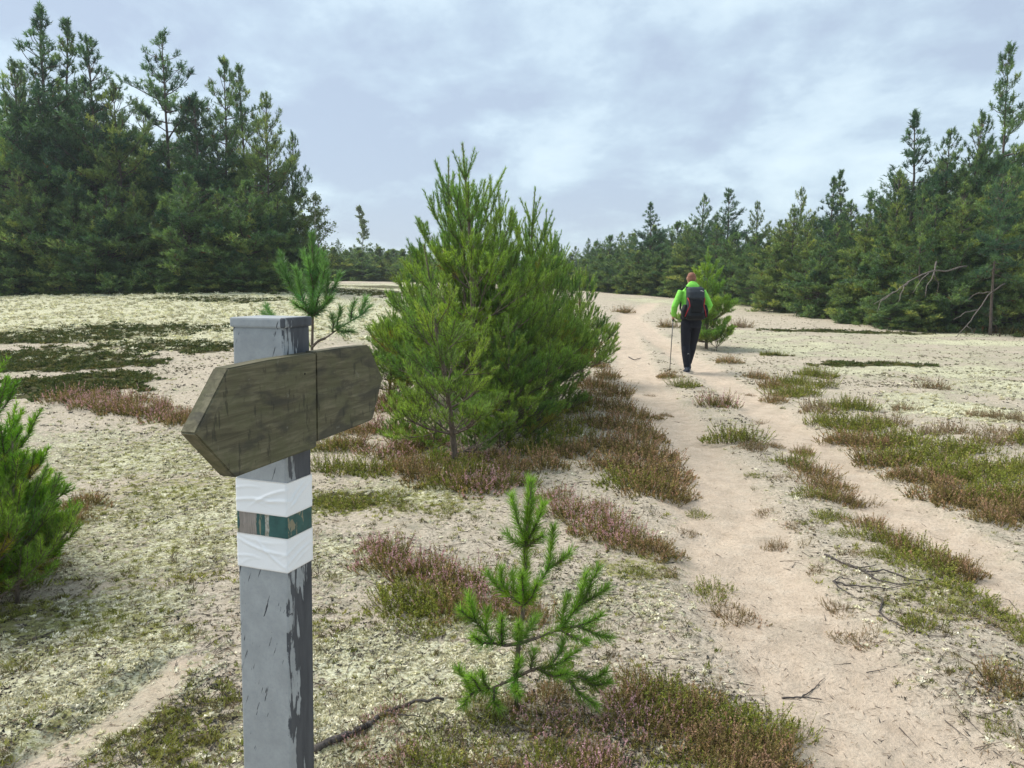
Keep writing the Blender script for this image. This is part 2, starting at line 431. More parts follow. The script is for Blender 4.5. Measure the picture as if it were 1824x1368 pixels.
# ground
def ground_material():
    m, t, b, o = new_mat('sand_lichen_ground')
    co = N(t, 'ShaderNodeTexCoord').outputs['Object']
    pth = attr(t, 'path').outputs['Fac']; lic = attr(t, 'lichen').outputs['Fac']
    mos = attr(t, 'moss').outputs['Fac']; oli = attr(t, 'olive').outputs['Fac']; fl = attr(t, 'floor').outputs['Fac']
    grain = noise(t, co, 420, 3, 0.6)
    mid = noise(t, co, 9, 6, 0.62)
    fine = noise(t, co, 55, 5, 0.65)
    big = noise(t, co, 1.3, 4, 0.55)
    n25 = noise(t, co, 24, 5, 0.6, 0.4)
    sand = ramp_(t, mid, [(0.30, (0.52, 0.41, 0.305)), (0.55, (0.675, 0.545, 0.415)), (0.75, (0.74, 0.62, 0.485))])
    off = ramp_(t, mid, [(0.30, (0.45, 0.38, 0.285)), (0.52, (0.64, 0.55, 0.425)), (0.75, (0.72, 0.64, 0.515))])
    c = mix_(t, pth, off, sand)
    c = mix_(t, range_(t, grain, 0.36, 0.64, 0.0, 0.30), c, (0.28, 0.22, 0.17))
    damp = math_(t, 'MULTIPLY', range_(t, noise(t, co, 2.4, 6, 0.72, 0.8), 0.48, 0.68, 0, .5), pth)
    c = mix_(t, damp, c, (0.40, 0.33, 0.25))
    c = mix_(t, math_(t, 'MULTIPLY', range_(t, fine, 0.56, 0.70, 0, .45), pth), c, (0.34, 0.255, 0.18))
    # grey-brown crust and dead moss between the sand
    crust = math_(t, 'MULTIPLY', range_(t, math_(t, 'ADD', fine, math_(t, 'MULTIPLY', mid, 0.5)), 0.72, 0.88), math_(t, 'SUBTRACT', 0.70, math_(t, 'MULTIPLY', pth, 0.52)))
    c = mix_(t, crust, c, (0.20, 0.165, 0.12))
    # pale lichen
    lf = math_(t, 'ADD', math_(t, 'MULTIPLY', n25, 0.6), math_(t, 'ADD', math_(t, 'MULTIPLY', big, 0.4), math_(t, 'MULTIPLY', lic, 0.33)))
    lm = math_(t, 'MULTIPLY', range_(t, lf, 0.555, 0.66), math_(t, 'SUBTRACT', 1.0, math_(t, 'MULTIPLY', pth, 0.93)))
    lcol = ramp_(t, fine, [(0.36, (0.17, 0.145, 0.08)), (0.46, (0.54, 0.51, 0.32)), (0.62, (0.78, 0.755, 0.55))])
    c = mix_(t, lm, c, lcol)
    # broad uneven wear: grey crust, thin dead moss
    wear = math_(t, 'MULTIPLY', range_(t, noise(t, co, 3.2, 6, 0.68, 0.6), 0.50, 0.66, 0, .62), math_(t, 'SUBTRACT', 1.0, math_(t, 'MULTIPLY', pth, 0.85)))
    c = mix_(t, wear, c, ramp_(t, fine, [(0.38, (0.19, 0.165, 0.115)), (0.5, (0.35, 0.315, 0.225)), (0.64, (0.55, 0.51, 0.38))]))
    # olive moss
    om = math_(t, 'MULTIPLY', range_(t, math_(t, 'ADD', math_(t, 'MULTIPLY', noise(t, co, 14, 6, 0.7), 1.0), math_(t, 'MULTIPLY', oli, 0.22)), 0.57, 0.72, 0, 0.85), math_(t, 'SUBTRACT', 1.0, pth))
    ocol = ramp_(t, fine, [(0.35, (0.15, 0.15, 0.04)), (0.65, (0.40, 0.38, 0.13))])
    c = mix_(t, om, c, ocol)
    # heath and crowberry soil
    mm = range_(t, math_(t, 'ADD', math_(t, 'MULTIPLY', n25, 0.5), mos), 0.55, 0.80)
    c = mix_(t, mm, c, ramp_(t, fine, [(0.35, (0.035, 0.036, 0.014)), (0.65, (0.12, 0.11, 0.045))]))
    # dark crumbs
    v = N(t, 'ShaderNodeTexVoronoi', {'Scale': 62.0, 'Randomness': 1.0}); t.links.new(co, v.inputs['Vector'])
    spk = math_(t, 'MULTIPLY', range_(t, v.outputs['Distance'], 0.26, 0.14), range_(t, noise(t, co, 5.5, 4, 0.6), 0.44, 0.60))
    spk = math_(t, 'MULTIPLY', spk, math_(t, 'SUBTRACT', 0.85, math_(t, 'MULTIPLY', pth, 0.62)))
    c = mix_(t, spk, c, (0.075, 0.06, 0.045))
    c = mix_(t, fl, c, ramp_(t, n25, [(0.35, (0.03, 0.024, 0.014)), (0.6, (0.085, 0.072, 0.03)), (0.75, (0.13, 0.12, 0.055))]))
    t.links.new(c, b.inputs['Base Color'])
    b.inputs['Roughness'].default_value = 0.95
    b.inputs['Specular IOR Level'].default_value = 0.08
    h = math_(t, 'ADD', math_(t, 'MULTIPLY', fine, 0.6), math_(t, 'ADD', math_(t, 'MULTIPLY', grain, 0.18), math_(t, 'MULTIPLY', mid, 1.1)))
    h = math_(t, 'ADD', h, math_(t, 'MULTIPLY', lm, math_(t, 'MULTIPLY', n25, 0.9)))
    bump(t, b, h, 1.0, 0.022)
    return m
M_GROUND = ground_material()

# ------------------------------------------------------------------ ground and path: one terrain, the faces of the tracks are the path
def masks(x, y):
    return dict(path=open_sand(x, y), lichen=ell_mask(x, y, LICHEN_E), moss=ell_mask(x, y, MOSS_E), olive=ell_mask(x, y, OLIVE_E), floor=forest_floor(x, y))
def build_ground():
    ys = [-4.0]
    while ys[-1] < 900:
        ys.append(ys[-1] + 0.0088 * max(ys[-1] + 4.2, 4.5))
    ys = np.array(ys); us = np.linspace(-1.5, 1.5, 560)
    us = us + 0.22 * np.sin(us / 1.5 * np.pi) * -1 * 0.5                 # denser in the middle
    Y, U = np.meshgrid(ys, us, indexing='ij')
    X = U * (np.maximum(Y, -2) + 4.2)
    x, y = X.ravel(), Y.ravel()
    Z = height(x, y)
    V = np.stack([x, y, Z], 1)
    nr, nc = Y.shape
    i = np.arange((nr - 1) * (nc - 1)); r = i // (nc - 1); q = i % (nc - 1)
    a = r * nc + q
    F = np.stack([a, a + 1, a + nc + 1, a + nc], 1)
    M = masks(x, y)
    onpath = path_mask(x, y)[F].mean(1) > 0.5
    # vertex normals of the whole sheet, shared by both objects so that no seam shows
    Zg = Z.reshape(nr, nc)
    fn = np.cross(V[F[:, 1]] - V[F[:, 0]], V[F[:, 3]] - V[F[:, 0]])
    vn = np.zeros_like(V)
    for k in range(4): np.add.at(vn, F[:, k], fn)
    vn = norm(vn)
    for name, sel in (('ground', ~onpath), ('path', onpath)):
        f = F[sel]; used = np.unique(f); remap = np.zeros(len(V), int); remap[used] = np.arange(len(used))
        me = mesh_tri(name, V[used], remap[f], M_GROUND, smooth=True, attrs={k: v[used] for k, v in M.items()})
        me.normals_split_custom_set_from_vertices(vn[used])
        o = link(name, me); o['kind'] = 'structure'
        o['label'] = ('pale sandy heath ground with lichen and moss under the whole scene' if name == 'ground' else 'sandy footpath of two worn tracks leading away past the hiker')
build_ground()

# ------------------------------------------------------------------ pines
def rot_about(v, axis, a):
    axis = axis / np.linalg.norm(axis)
    return v * math.cos(a) + np.cross(axis, v) * math.sin(a) + axis * (axis @ v) * (1 - math.cos(a))
def unit(v): return v / (np.linalg.norm(v) + 1e-12)

def young_pine(seed, years, H, spread=0.75, incs=None, step_abs=None, elevs=None, lean=(0, 0), whorl=5, nlen=0.052, nwid=0.0022, per_m=330, keep=3, maxorder=3,
               green=(0.045, 0.115, 0.036), fresh=(0.075, 0.17, 0.045), yellow=0.0, low_elev=8, bare=0):
    """A Scots pine of so many years: yearly whorls, laterals at each year's node, needles on the last years' growth.
    Returns meshes (trunk, branches, crown)."""
    r = np.random.default_rng(seed)
    inc = np.linspace(0.65, 1.35, years) * r.uniform(.85, 1.15, years); inc[-1] *= 1.05
    if incs is not None: inc = np.array(incs, float); years = len(inc)
    inc *= H / inc.sum()
    seg = []                                                   # p0, p1, age, order, yellowness
    tp = [np.zeros(3)]; d = unit(np.array([lean[0], lean[1], 1.0]))
    for k in range(years):
        d = unit(d + r.normal(0, 0.03, 3) + np.array([0, 0, .06]))
        tp.append(tp[-1] + d * inc[k])
    def grow(p, d, n, step, order, yel, elev_pull):
        for k in range(n):
            age = n - k
            s = step * r.uniform(.8, 1.2) * (0.93 ** k)
            up = 0.05 + (0.42 if age <= 1 else 0.09) * (1 if order > 1 or elev_pull > 0 else .4)
            d = unit(d + np.array([0, 0, up]) + r.normal(0, .05, 3))
            q = p + d * s
            seg.append((p, q, age, order, yel))
            p = q
            if age > 1 and order < maxorder:
                m = r.integers(2, 4) if order == 1 else r.integers(1, 3)
                side = unit(np.cross(d, np.array([0, 0, 1.0])))
                for j in range(m):
                    sgn = (1 if j % 2 == 0 else -1)
                    if j >= 2: dd = rot_about(d, side, r.uniform(.3, .7) * (1 if r.random() < .6 else -1))
                    else: dd = rot_about(d, np.array([0, 0, 1.0]), sgn * r.uniform(.6, .95))
                    dd = unit(dd + np.array([0, 0, r.uniform(-.05, .25)]))
                    nn = age - 1 if r.random() > .25 else max(1, age - 2)
                    grow(q, dd, min(nn, 6 if order == 1 else 3), s * r.uniform(.6, .85), order + 1, yel, elev_pull)
    for k in range(max(bare, 1), years):
        age = years - k
        nb = whorl + r.integers(-1, 2); a0 = r.uniform(0, 6.28)
        for j in range(nb):
            az = a0 + j * 2 * math.pi / nb + r.normal(0, .18)
            el = R((max(low_elev, 62 - 7.5 * age) if elevs is None else elevs[age]) + r.normal(0, 5))
            dd = np.array([math.cos(az) * math.cos(el), math.sin(az) * math.cos(el), math.sin(el)])
            step = (0.5 * inc[min(k, years - 1)] + 0.5 * inc.mean()) * spread * r.uniform(.75, 1.12) * (0.95 if age < 4 else 0.85)
            if step_abs: step = step_abs * r.uniform(.8, 1.15)
            yel = 1.0 if (r.random() < yellow and age > 2) else r.uniform(0, .4)
            if age > 6 and r.random() < .2: continue
            grow(tp[k] + r.normal(0, .006, 3), dd, age, step, 1, yel, 1 if age < 5 else 0)
    for k in range(years):
        seg.append((tp[k], tp[k + 1], years - k, 0, .2))
    return finish_pine(r, seg, tp, years, H, keep, per_m, nlen, nwid, green, fresh)
def finish_pine(r, seg, tp, years, H, keep, per_m, nlen, nwid, green, fresh):
    P0 = np.array([s[0] for s in seg]); P1 = np.array([s[1] for s in seg])
    age = np.array([s[2] for s in seg]); order = np.array([s[3] for s in seg]); yel = np.array([s[4] for s in seg])
    # wood
    rt = 0.0055 + 0.0042 * (np.arange(years, -1, -1)) * H / 2.0 * 0.8
    tv, tf = tube(np.array(tp), np.maximum(rt, 0.005), 9)
    trunk = mesh_tri('trunk', tv, tf, M_BARK_Y, smooth=True)
    w = order > 0
    rb = 0.0022 + 0.0013 * age[w] / np.maximum(order[w], 1)
    bv, bf = sticks(P0[w], P1[w], rb, rb * .8, 4)
    branches = mesh_tri('branches', bv, bf, M_BARK_Y)
    # needles
    kp = np.where(order == 0, 2, keep)
    s = np.where((age <= kp) | ((yel > .5) & (age <= kp + 1)))[0]
    L = np.linalg.norm(P1[s] - P0[s], axis=1)
    dens = np.where(order[s] == 0, 1.6, 1.0) * per_m * np.where(age[s] == 1, 1.15, np.where(age[s] == 2, .9, .55))
    n = np.maximum((dens * L).astype(int), 8)
    idx = np.repeat(np.arange(len(s)), n); tot = len(idx)
    A = norm(P1[s] - P0[s])[idx]; u, v = perp(A)
    tt = r.uniform(0.02, 1.0, tot); ph = r.uniform(0, 2 * np.pi, tot)
    al = np.where(age[s][idx] == 1, r.normal(0.78, .16, tot), r.normal(0.95, .2, tot)) * (1.15 - .42 * tt)
    rad = np.cos(ph)[:, None] * u + np.sin(ph)[:, None] * v
    D = norm(np.cos(al)[:, None] * A + np.sin(al)[:, None] * rad + np.array([0, 0, .08]))
    B = P0[s][idx] + (P1[s] - P0[s])[idx] * tt[:, None]
    ln = nlen * r.uniform(.75, 1.15, tot) * np.where(age[s][idx] == 1, .95, 1.05)
    side = norm(np.cross(D, r.normal(size=(tot, 3))))
    V, F = blades(B, D, ln, nwid, side)
    base = np.array(green) * r.uniform(.6, 1.4, len(s))[:, None]
    hue = r.normal(0, 1, len(s))[:, None]
    base = base * (1 + hue * np.array([.12, .03, -.05]))
    fr = np.array(fresh) * r.uniform(.8, 1.2, len(s))[:, None]
    cc = np.where((age[s] == 1)[:, None], fr, base)
    ycol = np.array([0.27, 0.235, 0.03]) * r.uniform(.7, 1.2, len(s))[:, None]
    ym = ((yel[s] > .5) & (age[s] >= 2))[:, None]
    tn = np.where(yel[s] > .5, 0, (yel[s] - .2) / .2)[:, None]
    cc = cc * np.exp(.24 * tn) * (1 + tn * np.array([.22, .04, -.12]))
    cc = np.where(ym, ycol, cc)
    old = ((age[s] >= 3) & (r.random(len(s)) < .35))[:, None]
    cc = np.where(old & ~ym, cc * np.array([1.9, 1.25, .8]), cc)
    C = np.repeat(cc[idx] * r.uniform(.62, 1.4, tot)[:, None], 3, axis=0)
    crown = mesh_tri('crown', V, F, M_NEEDLE, np.clip(C, 0.004, .6))
    return trunk, branches, crown

def traced_pine(seed, d0, trunk_px, boughs, keep=2, per_m=900, nlen=.036, nwid=.0024, green=(.1, .2, .04), fresh=(.14, .26, .06), base=None, rt=.006):
    """A small pine whose stem and boughs follow points read off the photograph; each bough gets its own real depth."""
    r = np.random.default_rng(seed)
    tp = [at_depth(a, b, d0 + .01 * i) for i, (a, b) in enumerate(trunk_px)]
    if base is not None: tp[0][2] = base
    seg = []
    n = len(tp) - 1
    for k in range(n): seg.append((tp[k], tp[k + 1], n - k, 0, .2))
    for pts, dd, parent in boughs:
        m = len(pts); P = []
        for i, (a, b) in enumerate(pts):
            P.append(at_depth(a, b, d0 + parent + dd * i / max(1, m - 1)))
        Q = [P[0]]; ages = []
        for i in range(m - 1):
            L = np.linalg.norm(P[i + 1] - P[i]); c = 2 if L > .09 else 1
            for j in range(c):
                Q.append(P[i] + (P[i + 1] - P[i]) * (j + 1) / c + (r.normal(0, .004, 3) if j < c - 1 else 0)); ages.append(m - 1 - i)
        for i in range(len(ages)): seg.append((Q[i], Q[i + 1], ages[i], 1 if i < 2 else 2, .2))
    o = np.array([tp[0][0], tp[0][1], tp[0][2]])
    seg = [(a - o, b - o, g, q, y) for a, b, g, q, y in seg]
    return finish_pine(r, seg, [t - o for t in tp], n, .55, keep, per_m, nlen, nwid, green, fresh), tuple(o)
def place_pine(name, meshes, loc, label, cat, group=None, rz=0, sc=1.0):
    t = thing(name, loc, label, cat, group, rz)
    t.scale = (sc, sc, sc) if not isinstance(sc, tuple) else sc
    for n, me in zip(('trunk', 'branches', 'crown'), meshes):
        o = link(n, me, t)
        if n != 'trunk': o['kind'] = 'stuff'
    return t

def forest_pine(seed, H=10.0, crown_base=0.12, width=2.0, shape='cone', open_=0.0, green=(0.028, 0.062, 0.030), tuft=0.165, dead=4, top_spire=0.5):
    """A taller Scots pine: trunk, boughs with side twigs, needle tufts along the outer part of each. Returns meshes."""
    r = np.random.default_rng(seed)
    nT = 14
    zz = np.linspace(0, H, nT)
    wob = np.cumsum(r.normal(0, .035, (nT, 2)), axis=0) * (H / 10)
    wob -= wob[0]
    T = np.column_stack([wob, zz])
    def trunk_at(z):
        return np.array([np.interp(z, zz, T[:, 0]), np.interp(z, zz, T[:, 1]), z])
    def env(f):                                               # f 0 at crown base .. 1 at tip
        if shape == 'cone': return (1 - f) ** 1.0 * (0.72 + .28 * min(1, f * 5)) * 1.0 + .05
        if shape == 'round': return max(0.08, math.sin(math.pi * min(1, (0.22 + .78 * f))) ** 0.7)
        return (0.32 + 0.75 * math.sin(math.pi * min(1, .15 + .8 * f))) * (1 - f) ** .42
    segs = []; tufts = []; tips = []
    z = H * crown_base
    while z < H * 0.985:
        f = (z / H - crown_base) / (1 - crown_base)
        L0 = width * env(f)
        nb = r.integers(3, 6) if f < .9 else 3
        a0 = r.uniform(0, 6.28)
        for j in range(nb):
            if r.random() < open_ * (0.9 if f < .6 else .5): continue
            az = a0 + j * 6.283 / nb + r.normal(0, .3)
            L = L0 * r.uniform(.5, 1.3)
            el = R(np.interp(f, [0, .25, .6, .85, 1], [-6, 10, 27, 46, 66]) + r.normal(0, 13))
            d = np.array([math.cos(az) * math.cos(el), math.sin(az) * math.cos(el), math.sin(el)])
            p = trunk_at(z); nS = 5
            tone = r.normal(0, 1)
            pts = [p]
            for k in range(nS):
                d = unit(d + np.array([0, 0, .10 if k >= 2 else (-.05 if f < .4 else .02)]) + r.normal(0, .10, 3))
                q = p + d * L / nS
                segs.append((p, q, 0.010 + .030 * L / 2.5 * (1 - k / nS), 0.010 + .030 * L / 2.5 * (1 - (k + 1) / nS)))
                pts.append(q); p = q
            pts = np.array(pts)
            # foliage pads: rounded clumps of needle tufts on short upturned twigs
            npad = max(1, int(round(L / (.30 if f < .55 else .42)))) if f < .80 else 1
            for i in range(npad):
                s = np.interp(i, [0, max(1, npad - 1)], [.45 if f < .5 else .3, .97]) + r.uniform(-.06, .05) if npad > 1 else .8
                s = min(max(s, .1), .99)
                k = min(int(s * nS), nS - 1); w = s * nS - k
                b = pts[k] * (1 - w) + pts[k + 1] * w; ax = unit(pts[k + 1] - pts[k])
                ptone = tone * .6 + r.normal(0, .8)
                pr = r.uniform(.20, .36) * min(1, .45 + L / 1.6) * (1 if f < .6 else .62)
                for m in range(r.integers(9, 15) if f < .6 else 6 if f < .8 else 4):
                    o_ = r.normal(0, 1, 3); o_ = o_ / np.linalg.norm(o_) * pr * r.uniform(.35, 1.15) * np.array([1.15, 1.15, .62])
                    c = b + o_ + np.array([0, 0, .30 * pr])
                    if m % 3 == 0: segs.append((b, c, .007, .003))
                    tufts.append((c, unit(o_ / pr * .8 + ax * .5 + np.array([0, 0, .75]) + r.normal(0, .25, 3)), ptone, f))
                if f >= .5 or r.random() < .6:
                    for m in range(3 if f < .86 else 4):
                        tufts.append((b + unit(ax + np.array([0, 0, .8])) * pr * (.5 + .4 * m), unit(ax * .4 + np.array([0, 0, 1.0]) + r.normal(0, .2, 3)), ptone, f))
            tufts.append((pts[-1], unit(d + np.array([0, 0, .5])), tone, f))
        z += (0.34 if f < .55 else .40 if f < .85 else .27) * r.uniform(.8, 1.2) * H / 10
    tp_ = trunk_at(H)
    for k in range(7):
        tufts.append((tp_ - np.array([0, 0, .08 * k]), unit(np.array([r.normal(0, .35), r.normal(0, .35), 1])), 0, 1))
    # dead lower boughs
    for k in range(dead):
        zz_ = H * r.uniform(.05, max(.1, crown_base + .06)); az = r.uniform(0, 6.28); L = r.uniform(.5, 1.5)
        d = np.array([math.cos(az), math.sin(az), r.uniform(-.3, .2)]); p = trunk_at(zz_)
        for i in range(4):
            d = unit(d + r.normal(0, .22, 3)); q = p + d * L / 4
            segs.append((p, q, .014 - .003 * i, .011 - .003 * i)); 
            if i > 0: 
                e_ = q + unit(d + r.normal(0, .7, 3)) * L * .25; segs.append((q, e_, .006, .003))
            p = q
    rad = np.interp(zz / H, [0, .06, .5, 1], [0.0145 * H, 0.0115 * H, 0.0065 * H, 0.0012 * H])
    tv, tf = tube(T, rad, 9)
    trunk = mesh_tri('trunk', tv, tf, M_BARK, smooth=True)
    P0 = np.array([s[0] for s in segs]); P1 = np.array([s[1] for s in segs])
    bv, bf = sticks(P0, P1, np.array([s[2] for s in segs]), np.array([s[3] for s in segs]), 3)
    branches = mesh_tri('branches', bv, bf, M_BARK)
    nb = 10
    c = np.array([t[0] for t in tufts]); ax = np.array([t[1] for t in tufts]); tone = np.array([t[2] for t in tufts])
    idx = np.repeat(np.arange(len(c)), nb); tot = len(idx)
    u, v = perp(ax[idx]); ph = r.uniform(0, 6.283, tot); al = np.abs(r.normal(.75, .3, tot))
    D = norm(np.cos(al)[:, None] * ax[idx] + np.sin(al)[:, None] * (np.cos(ph)[:, None] * u + np.sin(ph)[:, None] * v))
    B = c[idx] + ax[idx] * (r.uniform(-.5, .5, tot) * tuft)[:, None]
    V, F = blades(B, D, tuft * r.uniform(.65, 1.15, tot), tuft * .17, norm(np.cross(D, r.normal(size=(tot, 3)))))
    g = np.array(green)[None] * np.exp(.26 * tone)[:, None] * (1 + r.normal(0, .14, (len(c), 1)))
    g = g * (1 + .16 * tone[:, None] * np.array([[1.0, .2, -.6]]))
    rust = r.random(len(c)) < .012
    g[rust] = np.array([0.14, 0.07, 0.025])
    C = np.repeat(g[idx] * r.uniform(.75, 1.3, tot)[:, None], 3, axis=0)
    crown = mesh_tri('crown', V, F, M_NEEDLE, np.clip(C, .004, .4))
    return trunk, branches, crown

BLUEGREEN = (0.062, 0.125, 0.072); MIDGREEN = (0.108, 0.178, 0.076); WARM = (0.145, 0.205, 0.076)
FP = {
    'spire': [forest_pine(11, crown_base=.06, width=2.9, shape='cone', green=BLUEGREEN), forest_pine(12, crown_base=.05, width=3.2, shape='cone', green=BLUEGREEN), forest_pine(13, crown_base=.08, width=2.5, shape='cone', green=MIDGREEN)],
    'open': [forest_pine(21, crown_base=.32, width=2.1, shape='mid', open_=.35, green=MIDGREEN, dead=9), forest_pine(22, crown_base=.30, width=1.8, shape='mid', open_=.4, green=MIDGREEN, dead=9), forest_pine(23, crown_base=.38, width=2.3, shape='mid', open_=.3, green=BLUEGREEN, dead=10)],
    'full': [forest_pine(31, crown_base=.08, width=2.6, shape='mid', green=MIDGREEN, dead=6), forest_pine(32, crown_base=.10, width=2.9, shape='mid', green=WARM, dead=8), forest_pine(33, crown_base=.14, width=3.0, shape='mid', green=WARM, dead=10)],
    'bush': [forest_pine(41, H=5, crown_base=.03, width=2.1, shape='mid', green=MIDGREEN, dead=2), forest_pine(42, H=5, crown_base=.03, width=1.8, shape='cone', green=WARM, dead=2)],
}
FPH = {'spire': 10.0, 'open': 10.0, 'full': 10.0, 'bush': 5.0}
def where_(px):
    for lim, txt in ((110, 'below the tallest spire of the left grove'), (230, 'right of the second spire'), (340, 'beside the bare trunked tall pine'), (460, 'below the yellowish open pine'), (560, 'at the right end of the left grove'), (800, 'left of the big bushy pine'),
                     (1080, 'behind the pine row'), (1200, 'by the lone pointed pine'), (1330, 'behind the hiker'), (1450, 'below the pale green pointed pine'), (1560, 'below the slim twin spires'), (1680, 'below the pointed right pine'), (1760, 'below the broad topped right pine'), (9999, 'below the tallest right pine')):
        if px < lim: return txt
def forest_tree(kind, k, px, ytop, d, label, group, wide=1.0, name='pine_tree', rz=None):
    label = label.replace('@', where_(px))
    top = at_depth(px, ytop, d)
    zb = hz(top[0], d) - 0.05
    s = (top[2] - zb) / FPH[kind]
    t = place_pine(name, FP[kind][k % len(FP[kind])], (top[0], d, zb), label, 'tree', group, rng.uniform(0, 6.28) if rz is None else rz, (s * wide * 1.3, s * wide * 1.3, s))
    return t
GL = 'pines of the dark grove on the left'; GR = 'pines of the forest edge on the right'; GF = 'distant pines along the horizon'
# left grove: the tops one can tell apart
for kind, k, px, yt, d, lab, w in [
    ('spire', 0, 78, 8, 28, 'tallest spire-topped pine at the far left of the dark grove', .9),
    ('spire', 2, 106, 40, 29, 'slim pine top just right of the tallest spire in the left grove', .8),
    ('spire', 1, 151, 68, 27.5, 'second dark pine spire in the left grove, right of the tallest pair', .85),
    ('full', 0, 12, 112, 27, 'broad dark pine at the left picture edge in the grove', .8),
    ('open', 2, 283, 62, 29, 'tall pine with bare dark trunk and airy top in the middle of the left grove', .75),
    ('full', 1, 205, 150, 27, 'lower greener pine between two tall spires of the left grove', .7),
    ('spire', 1, 345, 170, 28, 'narrow pine right of the bare trunked tall pine in the left grove', .9),
    ('open', 0, 393, 107, 29, 'yellowish open-topped pine near the right end of the left grove', .7),
    ('open', 1, 430, 122, 30, 'twin top pine beside the yellowish open pine of the left grove', .7),
    ('full', 2, 472, 172, 28, 'rounded pine with rusty patches at the right end of the left grove', .62),
    ('full', 0, 516, 238, 28.5, 'last pine on the right end of the left grove leaning towards the sky gap', .55)]:
    forest_tree(kind, k, px, yt, d, lab, GL, w)
# left grove: the rest
r_ = np.random.default_rng(3)
for k, px in enumerate(list(range(-250, 500, 42))):
    forest_tree('full', k, px, np.interp(px, [-260, 0, 150, 300, 500], [160, 180, 215, 250, 330]) + r_.uniform(-20, 40), r_.uniform(38, 46), 'dark second-row pine, @', GL, 1.0)
for k, px in enumerate([-260, -190, -120, -60, 40, 120, 180, 250, 320, 370, 410, 455]):
    yt = np.interp(px, [-260, 0, 150, 300, 455], [80, 120, 150, 190, 230]) + r_.uniform(-20, 45)
    forest_tree('full' if k % 3 else 'spire', k, px, yt, r_.uniform(31, 37), 'dark second-row pine, @', GL, .8)
for k, (px, yt, d) in enumerate([(-60, 330, 25.5), (30, 300, 25.3), (75, 330, 25.6), (130, 310, 25.4), (185, 345, 25.2), (238, 330, 25.6), (330, 320, 25.5), (385, 345, 25.4), (440, 330, 26), (492, 345, 26.5)]):
    forest_tree('full' if k % 2 else 'bush', k, px, yt, d, 'lower pine with boughs to the ground, @', GL, .75 if k % 2 else .95)
GB = 'pine bushes at the foot of the left grove'
for k, (px, yt, d, w) in enumerate([(20, 440, 24.8, 1.2), (100, 430, 24.6, 1.1), (165, 420, 24.7, 1.1), (255, 478, 24.6, 1.2), (312, 470, 24.5, 1.1), (365, 440, 24.6, 1.2), (430, 455, 24.8, 1.5), (475, 440, 25.4, 1.3), (520, 420, 27, 1.2), (545, 400, 28, 1.0)]):
    forest_tree('bush', k, px, yt, d, 'low dark pine bush at the grove foot, @', GB, w, 'pine_bush')
# right forest: the ones one can tell apart
for kind, k, px, yt, d, lab, w in [
    ('open', 1, 1806, 84, 27, 'tallest airy pine at the right with see-through whorled top', .62),
    ('spire', 0, 1640, 198, 27, 'pointed pine second highest in the right forest, left of the tallest airy one', .9),
    ('full', 0, 1742, 205, 26.5, 'broad topped pine touching the left side of the tallest right pine', .72),
    ('open', 0, 1690, 236, 27, 'ragged pine between the pointed one and the broad topped one on the right', .75),
    ('full', 1, 1600, 306, 26, 'dense pine below and left of the pointed right pine', .75),
    ('spire', 2, 1508, 305, 36, 'right one of two slim twin spires above the right forest', .9),
    ('spire', 0, 1480, 316, 36.5, 'left one of two slim twin spires above the right forest', .9),
    ('full', 1, 1428, 338, 33, 'pale green pointed pine left of the slim twin spires', .62),
    ('spire', 2, 1556, 345, 33, 'small pointed pine right of the slim twin spires', 1.0),
    ('spire', 1, 1297, 338, 41, 'taller pine top behind the small pine beside the hiker', 1.0),
    ('full', 0, 1253, 348, 42, 'broad dark pine top above and left of the hiker', .72),
    ('full', 2, 1350, 362, 41, 'pale open pine top between the hiker and the twin spires', .6),
    ('spire', 0, 1164, 361, 45, 'lone pointed pine standing above the tree line left of the hiker', 1.1)]:
    forest_tree(kind, k, px, yt, d, lab, GR, w)
for k, (px, yt, d, kd) in enumerate([(1795, 300, 23, 'full'), (1850, 250, 24, 'full'), (1720, 330, 23, 'full'), (1665, 350, 23.6, 'full'), (1600, 390, 24.5, 'full'), (1545, 385, 26, 'full'), (1490, 395, 28, 'full'),
        (1440, 400, 29.5, 'full'), (1390, 395, 31.5, 'full'), (1345, 415, 33.5, 'full'), (1310, 420, 36, 'bush'), (1385, 440, 30, 'bush'), (1460, 450, 27.3, 'bush'), (1530, 450, 25.4, 'bush'), (1575, 430, 24.6, 'bush'), (1640, 440, 23.4, 'bush'), (1705, 425, 22.6, 'bush'), (1830, 400, 22, 'bush'), (1280, 400, 38, 'full'), (1225, 410, 41, 'full'), (1415, 375, 31, 'full'), (1520, 360, 29, 'full')]):
    forest_tree(kd, k, px, yt, d, 'bushy forest-edge pine with low boughs, @', GR, .95)
for k in range(44):
    px = 1195 + k * 17 + r_.uniform(-14, 14)
    yt = np.interp(px, [1195, 1260, 1400, 1500, 1600, 1700, 1950], [400, 385, 390, 375, 330, 270, 210]) + r_.uniform(-5, 45)
    forest_tree(['full', 'full', 'full', 'open'][k % 4], k, px, yt, np.interp(px, [1195, 1500, 1950], [50, 39, 31]) + r_.uniform(-2, 6), 'second-row pine of the right forest, @', GR, .85)
for k in range(46):
    px = 560 + k * 14.6 + r_.uniform(-9, 9)
    yt = np.interp(px, [560, 640, 730, 1000, 1100, 1240], [435, 437, 447, 440, 425, 400]) + r_.uniform(-9, 16)
    forest_tree(['full', 'bush', 'full', 'full', 'bush'][k % 5], k, px, yt, np.interp(px, [560, 760, 1050, 1230], [61, 64, 58, 49]) + r_.uniform(-2, 7), 'small far pine on the horizon, @', GF, .95 if k % 5 not in (0, 3) else .7)
for k in range(34):
    px = 548 + k * 6.2 + r_.uniform(-4, 4)
    forest_tree('bush', k, px, 452 + r_.uniform(-12, 14), 57 + r_.uniform(-2, 9), 'small far pine on the horizon, @', GF, 1.5)
